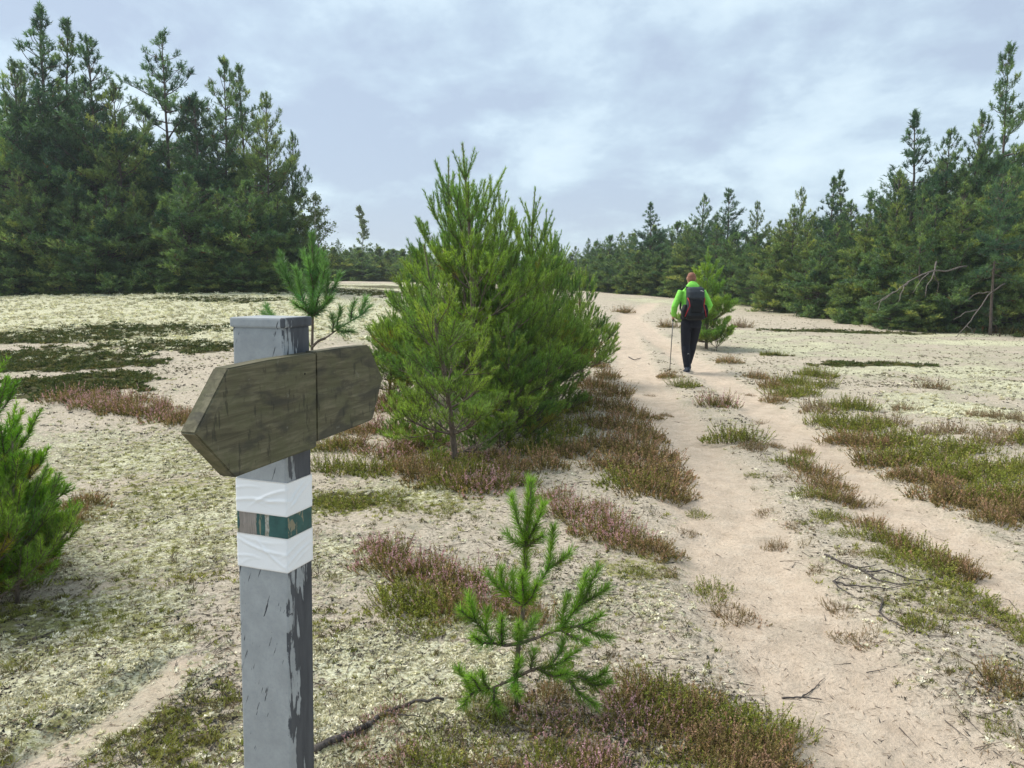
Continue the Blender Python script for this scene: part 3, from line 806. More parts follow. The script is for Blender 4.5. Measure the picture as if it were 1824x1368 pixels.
for k in range(22):
    px = 985 + k * 12 + r_.uniform(-6, 6)
    forest_tree('bush', k, px, np.interp(px, [985, 1240], [470, 455]) + r_.uniform(-12, 12), np.interp(px, [985, 1240], [49, 41]) + r_.uniform(-1, 1), 'low pine at the far path end, @', GF, 1.15)

M_BOUGH = bark_mat('bare_brown_bough', (0.09, 0.072, 0.06), (0.22, 0.185, 0.16), 40)
# dead boughs hanging out of the right forest edge
def dead_bough(lines, d0, label):
    g = Geo()
    for pts, r0, dd in lines:
        P = []
        for i, (a, b) in enumerate(pts):
            P.append(at_depth(a, b, d0 + dd * i / max(1, len(pts) - 1)))
        P = np.array(P); t = np.linspace(0, 1, len(P)); tt = np.linspace(0, 1, 3 * len(P))
        Q = np.column_stack([np.interp(tt, t, P[:, k]) for k in range(3)]); Q[1:-1] += rng.normal(0, .012, Q[1:-1].shape)
        g.add(*tube(Q, np.linspace(r0, r0 * .3, len(Q)), 6))
    c = g.V[0].mean(0)
    me = g.mesh('dead_branch', M_BOUGH, True)
    me.transform(Matrix.Translation(-Vector(c)))
    return tag(link('dead_branch', me, loc=Vector(c)), label, 'branch')
dead_bough([([(1722, 474), (1690, 480), (1655, 484), (1620, 500), (1592, 520), (1556, 542)], .026, -1.2), ([(1618, 501), (1606, 520), (1600, 538)], .022, -.4), ([(1592, 520), (1570, 536), (1562, 556)], .02, -.3), ([(1655, 484), (1640, 500), (1625, 522)], .018, -.5)],
    21.6, 'long pale bare bough arching down to the left out of the right forest edge')
dead_bough([([(1668, 466), (1664, 488), (1652, 506), (1648, 528)], .024, -.6), ([(1664, 488), (1672, 508), (1668, 530)], .02, .3)], 21.9, 'short forked bare bough hanging straight down beside the long pale one')
dead_bough([([(1790, 505), (1764, 520), (1742, 552), (1722, 580), (1700, 602), (1690, 612)], .02, -1.0), ([(1742, 552), (1720, 556), (1698, 570)], .02, -.4), ([(1764, 520), (1738, 524), (1716, 540)], .02, .2), ([(1722, 580), (1735, 592), (1738, 606)], .015, -.2)],
    21.2, 'bare grey bough sweeping to the ground left of the thin bare trunk at right')
forest_tree('open', 2, 1788, 300, 21.0, 'pine whose thin bare trunk stands at the edge of the right forest', GR, .6)
forest_tree('open', 1, 1650, 330, 22.6, 'pine with dark bare lower trunk behind the long pale bough', GR, .6)
forest_tree('bush', 1, 1812, 590, 20.6, 'tiny green pine bush in the grass at the right forest edge', None, 1.6, 'pine_bush')
forest_tree('bush', 0, 1502, 566, 24.5, 'low green pine shrub spreading at the foot of the right forest edge', None, 1.9, 'pine_bush')
forest_tree('bush', 0, 1590, 515, 22.8, 'dark low pine bush below the long pale bough', None, 1.2, 'pine_bush')
forest_tree('bush', 1, 1640, 520, 22.2, 'low green pine bush under the dead boughs left of the bare trunk', None, 1.3, 'pine_bush')

# ------------------------------------------------------------------ birches
def birch(seed, H, width, leaf, col, dens=1.0):
    r = np.random.default_rng(seed); segs = []; L = []
    T = np.array([[r.normal(0, .02) * k, r.normal(0, .02) * k, H * k / 9] for k in range(10)])
    for i in range(int(26 * dens)):
        z = H * r.uniform(.15, .97); p = np.array([np.interp(z, T[:, 2], T[:, 0]), np.interp(z, T[:, 2], T[:, 1]), z]); f = z / H
        az = r.uniform(0, 6.28); el = r.uniform(.5, 1.0); d = np.array([math.cos(az) * math.cos(el), math.sin(az) * math.cos(el), math.sin(el)])
        l = width * (1.05 - f) * r.uniform(.6, 1.2) + .15
        for k in range(5):
            q = p + d * l / 5; segs.append((p, q, .008)); p = q; d = unit(d + r.normal(0, .15, 3) + np.array([0, 0, -.05]))
            for m in range(2):
                e_ = p + unit(d + r.normal(0, .7, 3) + np.array([0, 0, -.2])) * l * .28; segs.append((p, e_, .003))
                for q_ in range(7): L.append(p + (e_ - p) * r.uniform(.2, 1.1) + r.normal(0, .03, 3))
    L = np.array(L); n = len(L)
    D = norm(r.normal(size=(n, 3)) + np.array([0, 0, -.5])); V, F = blades(L, D, leaf * r.uniform(.7, 1.3, n), leaf * .8)
    C = np.repeat(np.array(col) * r.uniform(.7, 1.3, (n, 1)), 3, axis=0)
    tv, tf = tube(T, np.linspace(.012 * H, .003 * H, 10), 7)
    P0 = np.array([s[0] for s in segs]); P1 = np.array([s[1] for s in segs]); w = np.array([s[2] for s in segs]); bv, bf = sticks(P0, P1, w, w * .6, 3)
    return mesh_tri('trunk', tv, tf, M_BIRCH, smooth=True), mesh_tri('branches', bv, bf, M_ROOT), mesh_tri('crown', V, F, M_LEAF, C)
def place_birch(px, yt, d, seed, width, col, label, leaf=.06, dens=1.0):
    top = at_depth(px, yt, d); zb = hz(top[0], d) - .03
    return place_pine('birch_tree', birch(seed, top[2] - zb, width, leaf, col, dens), (top[0], d, zb), label, 'tree')
place_birch(562, 345, 27.0, 5, 1.0, (.13, .17, .06), 'small pale birch with thin leaves at the right end of the left grove', .06, 1.5)
place_birch(536, 380, 27.3, 6, .9, (.11, .15, .05), 'thin leafy birch tucked against the last pine of the left grove', .06, 1.3)
place_birch(644, 366, 60.0, 7, .9, (.26, .30, .17), 'slender pale birch rising alone above the distant tree line', .12, 1.6)
place_birch(1735, 355, 60, 8, .8, (.2, .25, .12), 'slender birch deep inside the right forest', .12, 1.2)

# ------------------------------------------------------------------ young pines near the path
def ground_at(px, py):
    p = at(px, py); return (p[0], p[1], hz(p[0], p[1]) - .01)
def h_for(px, ytop, loc):
    return at_depth(px, ytop, loc[1])[2] - loc[2]
loc = ground_at(858, 775)
big = young_pine(101, 10, h_for(862, 250, loc), spread=.86, yellow=.09, whorl=6, per_m=460, nlen=.047, nwid=.0050, keep=2, green=(.125, .215, .036), fresh=(.17, .275, .052))
place_pine('young_pine', big, loc, 'big bushy young pine in the middle, its leader the highest of the pine row', 'tree', None, 0.4)
loc = ground_at(812, 838)
slim = young_pine(102, 8, h_for(818, 432, loc), spread=.70, yellow=.30, whorl=4, per_m=420, nlen=.046, nwid=.0042, keep=2, green=(.15, .23, .036), fresh=(.185, .28, .06), maxorder=3, bare=1)
place_pine('young_pine', slim, loc, 'slim yellowing young pine with a bare lower trunk in front of the big bushy pine', 'tree', None, 1.2)
GROW = 'young pines in a row along the path'
loc = ground_at(925, 760); loc = (at_depth(938, 500, loc[1] + .5)[0], loc[1] + .5, hz(at_depth(938, 500, loc[1] + .5)[0], loc[1] + .5))
mid_ = young_pine(103, 9, 2.5, spread=.90, yellow=.09, whorl=6, per_m=420, nlen=.047, nwid=.0054, keep=2, green=(.118, .20, .036), fresh=(.16, .26, .052))
def place_top(me, H, px, yt, d, label, rz, wide=1.0, group=GROW):
    top = at_depth(px, yt, d); zb = hz(top[0], d) - .02; s = (top[2] - zb) / H
    return place_pine('young_pine', me, (top[0], d, zb), label, 'tree', group, rz, (s * wide, s * wide, s))
place_top(mid_, 2.5, 932, 334, 8.8, 'second young pine behind the right shoulder of the big bushy one', 0.3, .82)
place_top(mid_, 2.5, 902, 322, 8.1, 'young pine filling the shoulder right of the big leader', 2.7, .7)
place_top(mid_, 2.5, 836, 300, 8.2, 'young pine pressed against the left side of the big leader', 3.9, .7)
place_top(mid_, 2.5, 962, 372, 9.4, 'young pine stepping down between the second and third pine of the row', 1.1, .8)
place_top(mid_, 2.5, 985, 395, 10.2, 'third young pine of the row, lower and to the right of the second', 2.1, .85)
place_top(mid_, 2.5, 1040, 462, 11.6, 'young pine at the right end of the row beside the sandy path', 4.0, .95)
place_top(mid_, 2.5, 800, 285, 8.9, 'young pine whose top shows left of the big leader', 5.0, .85)
place_top(mid_, 2.5, 745, 440, 10.0, 'low young pine behind the left side of the big bushy pine', 3.2, 1.0)
place_top(mid_, 2.5, 690, 540, 9.2, 'short blue green pine at the left foot of the pine row', .9, 1.1)
place_top(mid_, 2.5, 905, 560, 7.0, 'low bright pine in front of the right half of the big bushy pine', 1.8, 1.15)
place_top(mid_, 2.5, 980, 590, 8.6, 'low wide pine under the right side of the pine row', 5.6, 1.15)
lowp = young_pine(108, 5, 1.0, spread=1.0, yellow=.1, whorl=6, per_m=600, nlen=.044, nwid=.0032, keep=2, low_elev=12, green=(.15, .235, .028), fresh=(.185, .29, .045))
place_top(lowp, 1.0, 735, 660, 7.2, 'small pine at the left foot of the slim yellowing pine', 0, 1.0)
place_top(lowp, 1.0, 890, 730, 6.9, 'small pine at the right foot of the slim yellowing pine', 2, 1.3)
place_top(lowp, 1.0, 845, 735, 6.75, 'bright low pine boughs right beside the bare trunk of the slim pine', 5.1, 1.5)
place_top(lowp, 1.0, 770, 735, 6.8, 'bright low pine boughs left of the bare trunk of the slim pine', .6, 1.5)
place_top(lowp, 1.0, 950, 745, 7.0, 'yellow green low pine at the right front corner of the pine row', 3.3, 1.5)
place_top(lowp, 1.0, 705, 735, 7.0, 'low pine at the left front corner of the pine row', 4.6, 1.4)
place_top(lowp, 1.0, 780, 790, 6.5, 'tiny bright green pine in the heather below the slim yellowing pine', 3, 1.6)
g_ = ground_at(922, 1262)
me_, o_ = traced_pine(105, g_[1], [(922, 1262), (918, 1207), (924, 1147), (933, 1079), (937, 968), (946, 858)], [
    ([(937, 968), (922, 930), (911, 884)], .03, .03), ([(937, 968), (955, 935), (968, 899)], -.03, .03), ([(937, 972), (915, 965), (903, 951)], .06, .03), ([(937, 975), (955, 962), (966, 955)], -.06, .03), ([(940, 940), (944, 905), (950, 890)], .04, .03),
    ([(933, 1079), (958, 1045), (978, 1010), (986, 940)], .05, .02), ([(978, 1012), (998, 1000), (1015, 984)], .0, .06), ([(933, 1079), (905, 1060), (885, 1045), (868, 1022)], .06, .02), ([(933, 1076), (931, 1045), (930, 1024)], -.09, .02), ([(933, 1079), (948, 1062), (957, 1040)], -.07, .02), ([(905, 1060), (893, 1035), (892, 1012)], .02, .05), ([(933, 1079), (915, 1050), (912, 1020)], .09, .02),
    ([(924, 1147), (960, 1135), (988, 1124), (1022, 1090), (1044, 1022)], .08, .02), ([(1022, 1090), (1048, 1055), (1066, 1012)], .02, .08), ([(1035, 1078), (1060, 1062), (1083, 1046)], -.03, .09), ([(1000, 1112), (1004, 1085), (1011, 1063)], .04, .07), ([(988, 1124), (1030, 1115), (1055, 1106), (1070, 1096)], -.06, .07), ([(1030, 1115), (1062, 1130), (1088, 1136)], -.05, .04), ([(1000, 1122), (1020, 1135), (1045, 1143)], -.08, .05),
    ([(924, 1147), (900, 1150), (880, 1146), (847, 1106), (834, 1060)], .02, .02), ([(847, 1106), (833, 1098), (820, 1086)], -.03, .04), ([(895, 1148), (893, 1125), (894, 1102)], -.05, .03), ([(865, 1128), (866, 1105), (868, 1085)], .04, .04), ([(924, 1147), (945, 1120), (956, 1098)], .10, .02), ([(924, 1147), (925, 1128), (924, 1112)], -.12, .02), ([(880, 1146), (858, 1145), (842, 1132)], -.07, .03),
    ([(918, 1207), (950, 1192), (976, 1188), (1005, 1178), (1026, 1160)], -.03, .02), ([(976, 1188), (1030, 1205), (1055, 1212), (1080, 1196)], -.08, .02), ([(1030, 1205), (1060, 1222), (1085, 1215)], -.04, -.03), ([(1005, 1198), (1030, 1235), (1062, 1256)], -.10, -.02), ([(960, 1190), (985, 1205), (1010, 1200)], -.10, .0), ([(945, 1192), (950, 1170), (952, 1158)], .05, .0), ([(985, 1180), (1000, 1160), (1003, 1140)], .06, .0),
    ([(918, 1207), (895, 1218), (872, 1228), (840, 1232), (817, 1192)], -.05, .02), ([(845, 1232), (832, 1243), (826, 1256)], -.06, -.03), ([(872, 1228), (862, 1215), (858, 1198)], -.02, -.02), ([(880, 1226), (880, 1250), (890, 1262)], -.08, -.03), ([(855, 1230), (845, 1212), (838, 1205)], -.04, -.03), ([(918, 1207), (922, 1190), (926, 1176)], -.10, .02), ([(918, 1207), (915, 1225), (925, 1238)], -.14, .02)],
    keep=3, per_m=2300, nlen=.050, nwid=.0026, green=(.14, .25, .03), fresh=(.19, .32, .055), base=g_[2])
place_pine('pine_sapling', me_, o_, 'little pine sapling alone in the heather at the front, right of the signpost', 'tree')
d_ = 4.6; x_ = at_depth(543, 640, d_)[0]; z_ = hz(x_, d_) - .01
me_, o_ = traced_pine(106, d_, [(544, 980), (551, 740), (556, 618), (557, 563), (558, 512), (556, 418)], [
    ([(557, 563), (532, 532), (512, 500), (500, 452)], .10, .02), ([(515, 505), (504, 490), (494, 472)], .0, .08), ([(557, 563), (538, 530), (526, 478)], -.10, .02), ([(557, 563), (580, 538), (596, 512), (606, 488)], .08, .02), ([(557, 563), (568, 525), (580, 470)], -.12, .02), ([(580, 538), (583, 510), (584, 490)], .0, .06), ([(557, 563), (556, 530), (548, 500)], .2, .02), ([(557, 563), (575, 548), (592, 530)], -.15, .02), ([(557, 563), (540, 550), (522, 540)], -.15, .02), ([(538, 540), (530, 515), (533, 490)], .1, .06),
    ([(558, 512), (548, 480), (540, 448)], .04, .03), ([(558, 512), (570, 485), (576, 452)], -.03, .03), ([(558, 512), (563, 480), (566, 446)], .08, .03), ([(558, 512), (552, 485), (549, 462)], -.08, .03),
    ([(556, 618), (580, 602), (600, 588), (625, 572), (641, 562), (652, 530)], .10, .01), ([(600, 588), (602, 570), (607, 550)], .02, .05), ([(592, 592), (594, 575), (591, 560)], -.05, .05), ([(625, 572), (626, 555), (631, 538)], -.03, .08), ([(600, 588), (612, 592), (628, 590)], -.10, .05), ([(641, 562), (650, 555), (658, 545)], .05, .1), ([(556, 618), (520, 596), (490, 572), (474, 545)], .25, .01), ([(490, 574), (478, 565), (468, 556)], .1, .26)],
    keep=3, per_m=1500, nlen=.058, nwid=.0034, green=(.085, .185, .066), fresh=(.13, .25, .09), base=z_)
place_pine('young_pine', me_, o_, 'blue green young pine directly behind the top of the signpost', 'tree')
loc = (at_depth(-30, 900, 3.75)[0], 3.75, hz(at_depth(-30, 900, 3.75)[0], 3.75) - .01)
leftp = young_pine(107, 7, at_depth(0, 600, 3.75)[2] - loc[2], spread=.72, yellow=.08, whorl=7, per_m=820, nlen=.041, nwid=.0034, green=(.125, .25, .016), fresh=(.175, .32, .03), keep=3, low_elev=-4)
place_pine('young_pine', leftp, loc, 'bright green young pine cut by the left picture edge', 'tree', None, 0.9)
place_pine('young_pine', leftp, (at_depth(-75, 900, 4.3)[0], 4.3, hz(at_depth(-75, 900, 4.3)[0], 4.3) - .01), 'second bright green pine at the left edge, behind the first', 'tree', None, 3.6, .92)
place_pine('young_pine', leftp, (at_depth(-55, 900, 3.55)[0], 3.55, hz(at_depth(-55, 900, 3.55)[0], 3.55) - .01), 'smaller bright green pine at the left edge, in front of the first', 'tree', None, 2.2, .66)
place_pine('young_pine', leftp, (at_depth(-5, 900, 4.1)[0], 4.1, hz(at_depth(-5, 900, 4.1)[0], 4.1) - .01), 'bright green pine at the left edge nearest the pink heather streak', 'tree', None, 5.2, .70)
place_top(lowp, 1.0, 5, 790, 3.6, 'low bright pine sprawling at the foot of the pines at the left edge', 1.5, 1.0, None)
place_top(lowp, 1.0, -40, 830, 3.4, 'lowest bright pine boughs in the corner at the left edge', 4.4, 1.1, None)
top_d = 17.0; x_ = at_depth(1262, 500, top_d)[0]; z_ = hz(x_, top_d) - .02
hik = young_pine(109, 9, at_depth(1262, 440, top_d)[2] - z_, spread=.78, yellow=.02, whorl=6, per_m=420, nlen=.062, nwid=.007, keep=3, low_elev=-6, green=(.165, .265, .045), fresh=(.21, .33, .06))
place_pine('young_pine', hik, (x_, top_d, z_), 'lone bright young pine standing just right behind the hiker', 'tree', None, 1.0, (.95, .95, 1.0))
place_top(lowp, 1.0, 1278, 572, 16.6, 'low bright small pine at the foot of the lone pine by the hiker', 1.0, 1.0, None)

# ------------------------------------------------------------------ heather
def heather(seed, kind, n=190, rad=.27, hgt=.21):
    r = np.random.default_rng(seed); g = Geo(); s = Geo()
    G = {'green': ((.17, .215, .03), (.31, .33, .06)), 'rust': ((.19, .18, .045), (.37, .27, .115)), 'pink': ((.18, .195, .036), (.34, .26, .10)), 'dry': ((.23, .19, .09), (.36, .28, .15))}[kind]
    fl = {'green': (.50, .36, .24), 'rust': (.52, .32, .21), 'pink': (.72, .43, .45), 'dry': (.42, .30, .20)}[kind]
    pf = {'green': .10, 'rust': .28, 'pink': .5, 'dry': .2}[kind]
    for i in range(n):
        a = r.uniform(0, 6.283); q = math.sqrt(r.random())
        b = np.array([math.cos(a), math.sin(a), 0]) * q * rad * (.8 + .3 * math.sin(3 * a + seed))
        H = hgt * (1.05 - .5 * q ** 2) * r.uniform(.4, 1.35) * (.75 + .5 * math.sin(2.3 * a + seed) * q)
        lean = np.array([math.cos(a), math.sin(a), 0]) * q * r.uniform(.1, .8) + r.normal(0, .34, 3) * np.array([1, 1, 0])
        P = [b]; d = unit(lean * 1.3 + np.array([0, 0, .8]))
        for k in range(3):
            P.append(P[-1] + d * H / 3); d = unit(d + np.array([0, 0, .25]) + r.normal(0, .12, 3))
        P = np.array(P)
        v, f = sticks(P[:-1], P[1:], [.0016, .0013, .001], [.0013, .001, .0005], 3); s.add(v, f, (.10, .065, .045))
        m = r.integers(24, 36); hue = r.uniform(.6, 1.4); pale = r.random() < .15
        t = np.sort(r.uniform(.12, 1.0, m)); k = np.minimum((t * 3).astype(int), 2); w = (t * 3 - k)[:, None]
        B = P[k] * (1 - w) + P[k + 1] * w; ax = norm(P[k + 1] - P[k])
        D = norm(ax * .55 + r.normal(0, .62, (m, 3)))
        flower = (t > .62) & (r.random() < pf)
        ln = np.where(flower, .0115, .0155) * r.uniform(.6, 1.3, m)
        V, F = blades(B, D, ln, np.where(flower, .0075, .0056), norm(np.cross(D, r.normal(size=(m, 3)))))
        c = np.array(G[0])[None] + (np.array(G[1]) - np.array(G[0]))[None] * (t[:, None] * r.uniform(.3, 1.2))
        c = c * hue * (np.array([1.5, 1.25, 1.6]) if pale else 1.0)
        c = np.where(flower[:, None], np.array(fl)[None] * r.uniform(.7, 1.25, (m, 1)), c * r.uniform(.75, 1.3, (m, 1)))
        g.add(V, F, np.repeat(c, 3, axis=0))
    return g.mesh('sprigs', M_HEATH), s.mesh('stems', M_BITS)
HP = {k: [heather(200 + 10 * i + j, k, n=(150 if k == 'dry' else 230)) for j in range(3)] for i, k in enumerate(('green', 'rust', 'pink', 'dry'))}
_hc = [0]
def heath(px, py, sc, kind, label, group=None, flat=1.0):
    p = at(px, py, None); _hc[0] += 1
    # the pixel marks the foot of the clump's middle
    t = thing('heather_clump', (p[0], p[1], hz(p[0], p[1]) - .012), label, 'heather', group, rng.uniform(0, 6.28))
    w = sc * rng.uniform(.9, 1.15); t.scale = (w, w * rng.uniform(.85, 1.15), sc * flat * rng.uniform(.85, 1.15))
    me = HP[kind][_hc[0] % 3]
    link('sprigs', me[0], t)['kind'] = 'stuff'; link('stems', me[1], t)['kind'] = 'stuff'
    return t
def heaths(lst, label, group):
    ys_ = sorted(q[1] for q in lst); xs_ = sorted(q[0] for q in lst); n = len(lst)
    for px, py, s, k, *fl in lst:
        dep = 'far end' if py <= ys_[n // 3] else 'near end' if py >= ys_[2 * n // 3] else 'middle'
        sid = 'left side' if px < xs_[n // 2] else 'right side'
        c = {'g': 'olive green', 'r': 'rust brown', 'p': 'pink tipped', 'd': 'dry pale'}[k]
        heath(px, py, s, {'g': 'green', 'r': 'rust', 'p': 'pink', 'd': 'dry'}[k], f'{c} clump, {dep}, {sid}, of the {group}', group, fl[0] if fl else 1.0)
heaths([(1062, 655, 1, 'r'), (1078, 672, 1, 'r'), (1058, 690, 1.1, 'r'), (1092, 705, 1.1, 'r'), (1050, 722, 1.1, 'r'), (1098, 735, 1.1, 'r'), (1140, 742, .9, 'r'), (1060, 760, 1.1, 'r'), (1110, 768, 1.1, 'r'), (1150, 778, 1.0, 'r'),
        (1070, 800, 1.0, 'r'), (1125, 806, 1.1, 'r'), (1168, 815, 1.0, 'r'), (1085, 838, 1.0, 'r'), (1140, 845, 1.1, 'r'), (1185, 850, .95, 'r'), (1115, 866, .9, 'g'), (1160, 880, 1.0, 'r'), (1200, 882, .75, 'r'), (1020, 735, 1.0, 'g'), (1010, 775, 1.0, 'g'), (1040, 640, 1., 'r')],
       'rust brown heather in the thick bank between the pine row and the left wheel track', 'heather bank along the pine row')
heaths([(960, 760, 1, 'g'), (985, 800, 1, 'g'), (1015, 815, .9, 'r'), (940, 810, .9, 'g'), (970, 838, .9, 'r'), (905, 845, .9, 'r'), (880, 868, .8, 'p'), (840, 872, .85, 'p'), (800, 868, .8, 'g'), (760, 858, .9, 'r'), (720, 840, .9, 'r'), (690, 815, .9, 'p'), (660, 845, .9, 'g'), (735, 800, .9, 'r'),
        (700, 770, 1, 'p'), (760, 790, .9, 'p'), (860, 820, .9, 'p'), (680, 735, 1, 'p'), (620, 800, .9, 'r'), (640, 770, .9, 'r'), (600, 840, .8, 'g'), (830, 845, .9, 'g'), (780, 830, .9, 'g'), (930, 862, .6, 'g'), (655, 715, 1, 'p'), (700, 720, 1, 'r'), (590, 800, .8, 'g')],
       'heather growing under and around the feet of the young pine row', 'heather under the pine row')
heaths([(580, 895, .7, 'g', .6), (615, 902, .75, 'g', .6), (650, 900, .75, 'g', .6), (690, 890, .75, 'g', .6), (720, 905, .5, 'g', .6), (790, 912, .45, 'g', .6)], 'low green heather just right of the taped post, in front of the pine row', 'low green heather right of the post')
heaths([(985, 890, .7, 'p'), (1010, 912, .75, 'p'), (1045, 930, .75, 'p'), (1080, 948, .75, 'p'), (1115, 962, .75, 'p'), (1150, 978, .6, 'r'), (1065, 905, .5, 'p'), (1180, 985, .5, 'r')], 'pinkish faded heather in the drift behind the sapling top', 'pink heather drift behind the sapling')
heaths([(690, 1010, .62, 'p', 1.25), (735, 1030, .7, 'p', 1.25), (785, 1035, .7, 'p', 1.2), (835, 1050, .7, 'p', 1.15), (720, 1075, .7, 'g'), (770, 1088, .75, 'g'), (820, 1095, .65, 'r'), (870, 1080, .6, 'p'), (760, 1125, .5, 'g', .7), (665, 985, .4, 'p', 1.2), (905, 1085, .55, 'p'), (700, 1120, .35, 'g', .6), (950, 1100, .5, 'r')],
       'lilac topped heather in the bush left of the sapling', 'lilac heather bush left of the sapling')
heaths([(1140, 1235, .5, 'r'), (1185, 1255, .6, 'g'), (1230, 1275, .6, 'r'), (1280, 1290, .6, 'g'), (1330, 1300, .6, 'g'), (1370, 1330, .55, 'r'), (1160, 1295, .55, 'p'), (1215, 1320, .55, 'r'), (1270, 1340, .55, 'r'), (1320, 1355, .55, 'r'), (1375, 1370, .5, 'r'), (1240, 1380, .5, 'g'), (1300, 1395, .5, 'r'), (1390, 1285, .4, 'g'), (1110, 1270, .5, 'p'), (1180, 1220, .35, 'd')],
       'mixed green and rusty heather in the large clump at the front right of the sapling', 'large heather clump at the front')
heaths([(865, 1275, .4, 'g'), (905, 1255, .35, 'r'), (975, 1295, .42, 'p'), (1060, 1290, .42, 'p'), (1050, 1350, .4, 'p'), (985, 1350, .42, 'g'), (880, 1335, .42, 'g', .8), (770, 1345, .42, 'g', .8), (710, 1358, .38, 'p', .9), (640, 1325, .25, 'p'), (800, 1385, .5, 'g'), (900, 1390, .5, 'r'), (1010, 1395, .5, 'p'), (1090, 1385, .5, 'p'), (690, 1280, .3, 'p', 1.2), (980, 1240, .4, 'r')],
       'heather around the foot of the little sapling at the front', 'heather round the sapling foot')
for px, py, s, k, lab in [(1190, 672, .8, 'r', 'rusty heather tuft at the tip of the hiking pole'), (1222, 690, .9, 'g', 'greenish heather tuft right behind the heels of the hiker'), (1280, 722, 1.0, 'p', 'pinkish heather between the two wheel tracks, second behind the hiker'),
        (1305, 785, 1.05, 'g', 'rounded heather hummock alone between the wheel tracks'), (1340, 798, .7, 'd', 'dry heather on the right side of the rounded hummock'), (1265, 1040, .5, 'g', 'small green heather tuft alone in the left wheel track'), (1310, 1085, .5, 'd', 'thin dry heather straggle beside the small green tuft in the left track'),
        (1535, 1130, .5, 'd', 'faint dry heather tuft in the middle of the pale sand at right'), (1500, 1080, .35, 'd', 'very small dry tuft right of the left wheel track'), (1385, 962, .4, 'd', 'small dry tuft between the wheel tracks beside bare sand'), (1660, 690, .9, 'd', 'round dry heather tuft by itself on the pale slope at right'),
        (1295, 645, 1.0, 'r', 'rust brown heather tuft right of the hiker beyond the track'), (1372, 634, .9, 'g', 'thin flat green heather streak on the slope right of the hiker'), (1800, 1230, .55, 'r', 'heather cut by the right picture edge in the lower corner'), (1780, 1290, .25, 'g', 'tiny green tuft in the lower right corner'),
        (1110, 556, 1.6, 'r', 'brown heather patch beside the far start of the path'), (1190, 585, 1.2, 'r', 'brown heather left of the elbow of the hiker, far up the path'), (1320, 585, 1.5, 'd', 'brownish heather streak behind the lone bright pine'), (145, 905, .7, 'r', 'reddish heather right of the bright pine at the left edge'), (128, 935, .5, 'r', 'dark heather low beside the bright pine at the left edge'),
        (1640, 1118, .4, 'g', 'small vivid green tuft below the dark exposed roots'), (930, 545, 1.5, 'r', 'far heather hidden mostly behind the pine row')]:
    heath(px, py, s, {'g': 'green', 'r': 'rust', 'p': 'pink', 'd': 'dry'}[k], lab, None, .6 if 'flat' in lab or 'faint' in lab else 1)
heaths([(1415, 825, .7, 'g'), (1445, 838, .75, 'r'), (1465, 862, .7, 'r'), (1490, 885, .7, 'r'), (1520, 888, .55, 'd'), (1445, 880, .5, 'g'), (1475, 915, .5, 'g', .7), (1430, 800, .5, 'r')], 'rusty heather in the tuft row halfway along the strip between the wheel tracks', 'tuft row between the tracks')
heaths([(1330, 700, .5, 'd', .6), (1348, 745, .45, 'd', .6), (1375, 790, .5, 'r', .6), (1392, 850, .45, 'd', .6), (1370, 905, .4, 'd', .6), (1350, 845, .35, 'g', .6), (1425, 935, .4, 'd', .6), (1500, 945, .4, 'g', .6), (1520, 985, .4, 'd', .6), (1460, 1010, .35, 'd', .6), (1240, 905, .4, 'g', .6), (1225, 940, .4, 'd', .6), (1140, 1015, .4, 'g', .6), (1185, 1020, .35, 'd', .6), (1160, 700, .4, 'd', .6), (1185, 735, .4, 'r', .6), (1250, 700, .4, 'd', .6)], '', 'scattered small tufts by the wheel tracks')
heaths([(1545, 930, .6, 'r'), (1575, 955, .7, 'g'), (1610, 965, .7, 'r'), (1645, 985, .7, 'g'), (1680, 1000, .7, 'r'), (1715, 1010, .6, 'r'), (1600, 1000, .6, 'g', .7), (1660, 1020, .6, 'g', .7), (1560, 985, .4, 'g', .7)], 'green and rusty heather above the dark exposed roots in the track strip', 'heather above the exposed roots')
heaths([(1700, 1050, .55, 'g', .5), (1735, 1065, .6, 'g', .5), (1770, 1085, .55, 'g', .5), (1800, 1105, .55, 'g', .5), (1830, 1120, .6, 'g', .6), (1650, 1060, .45, 'g', .5), (1690, 1090, .4, 'g', .5), (1745, 1110, .4, 'd', .5), (1815, 1140, .4, 'g', .5)], 'low mossy green heather near the right picture edge below the right track', 'low green heather by the right edge')
heaths([(1345, 672, .9, 'r'), (1375, 690, 1.0, 'r'), (1400, 705, 1.0, 'g'), (1430, 700, 1.0, 'g'), (1455, 688, .9, 'g'), (1410, 682, 1.0, 'g'), (1380, 715, .7, 'r'), (1470, 672, .9, 'g'), (1440, 668, .9, 'g')], 'green heather in the first low bank right of the hiker beside the right track', 'first heather bank right of the track')
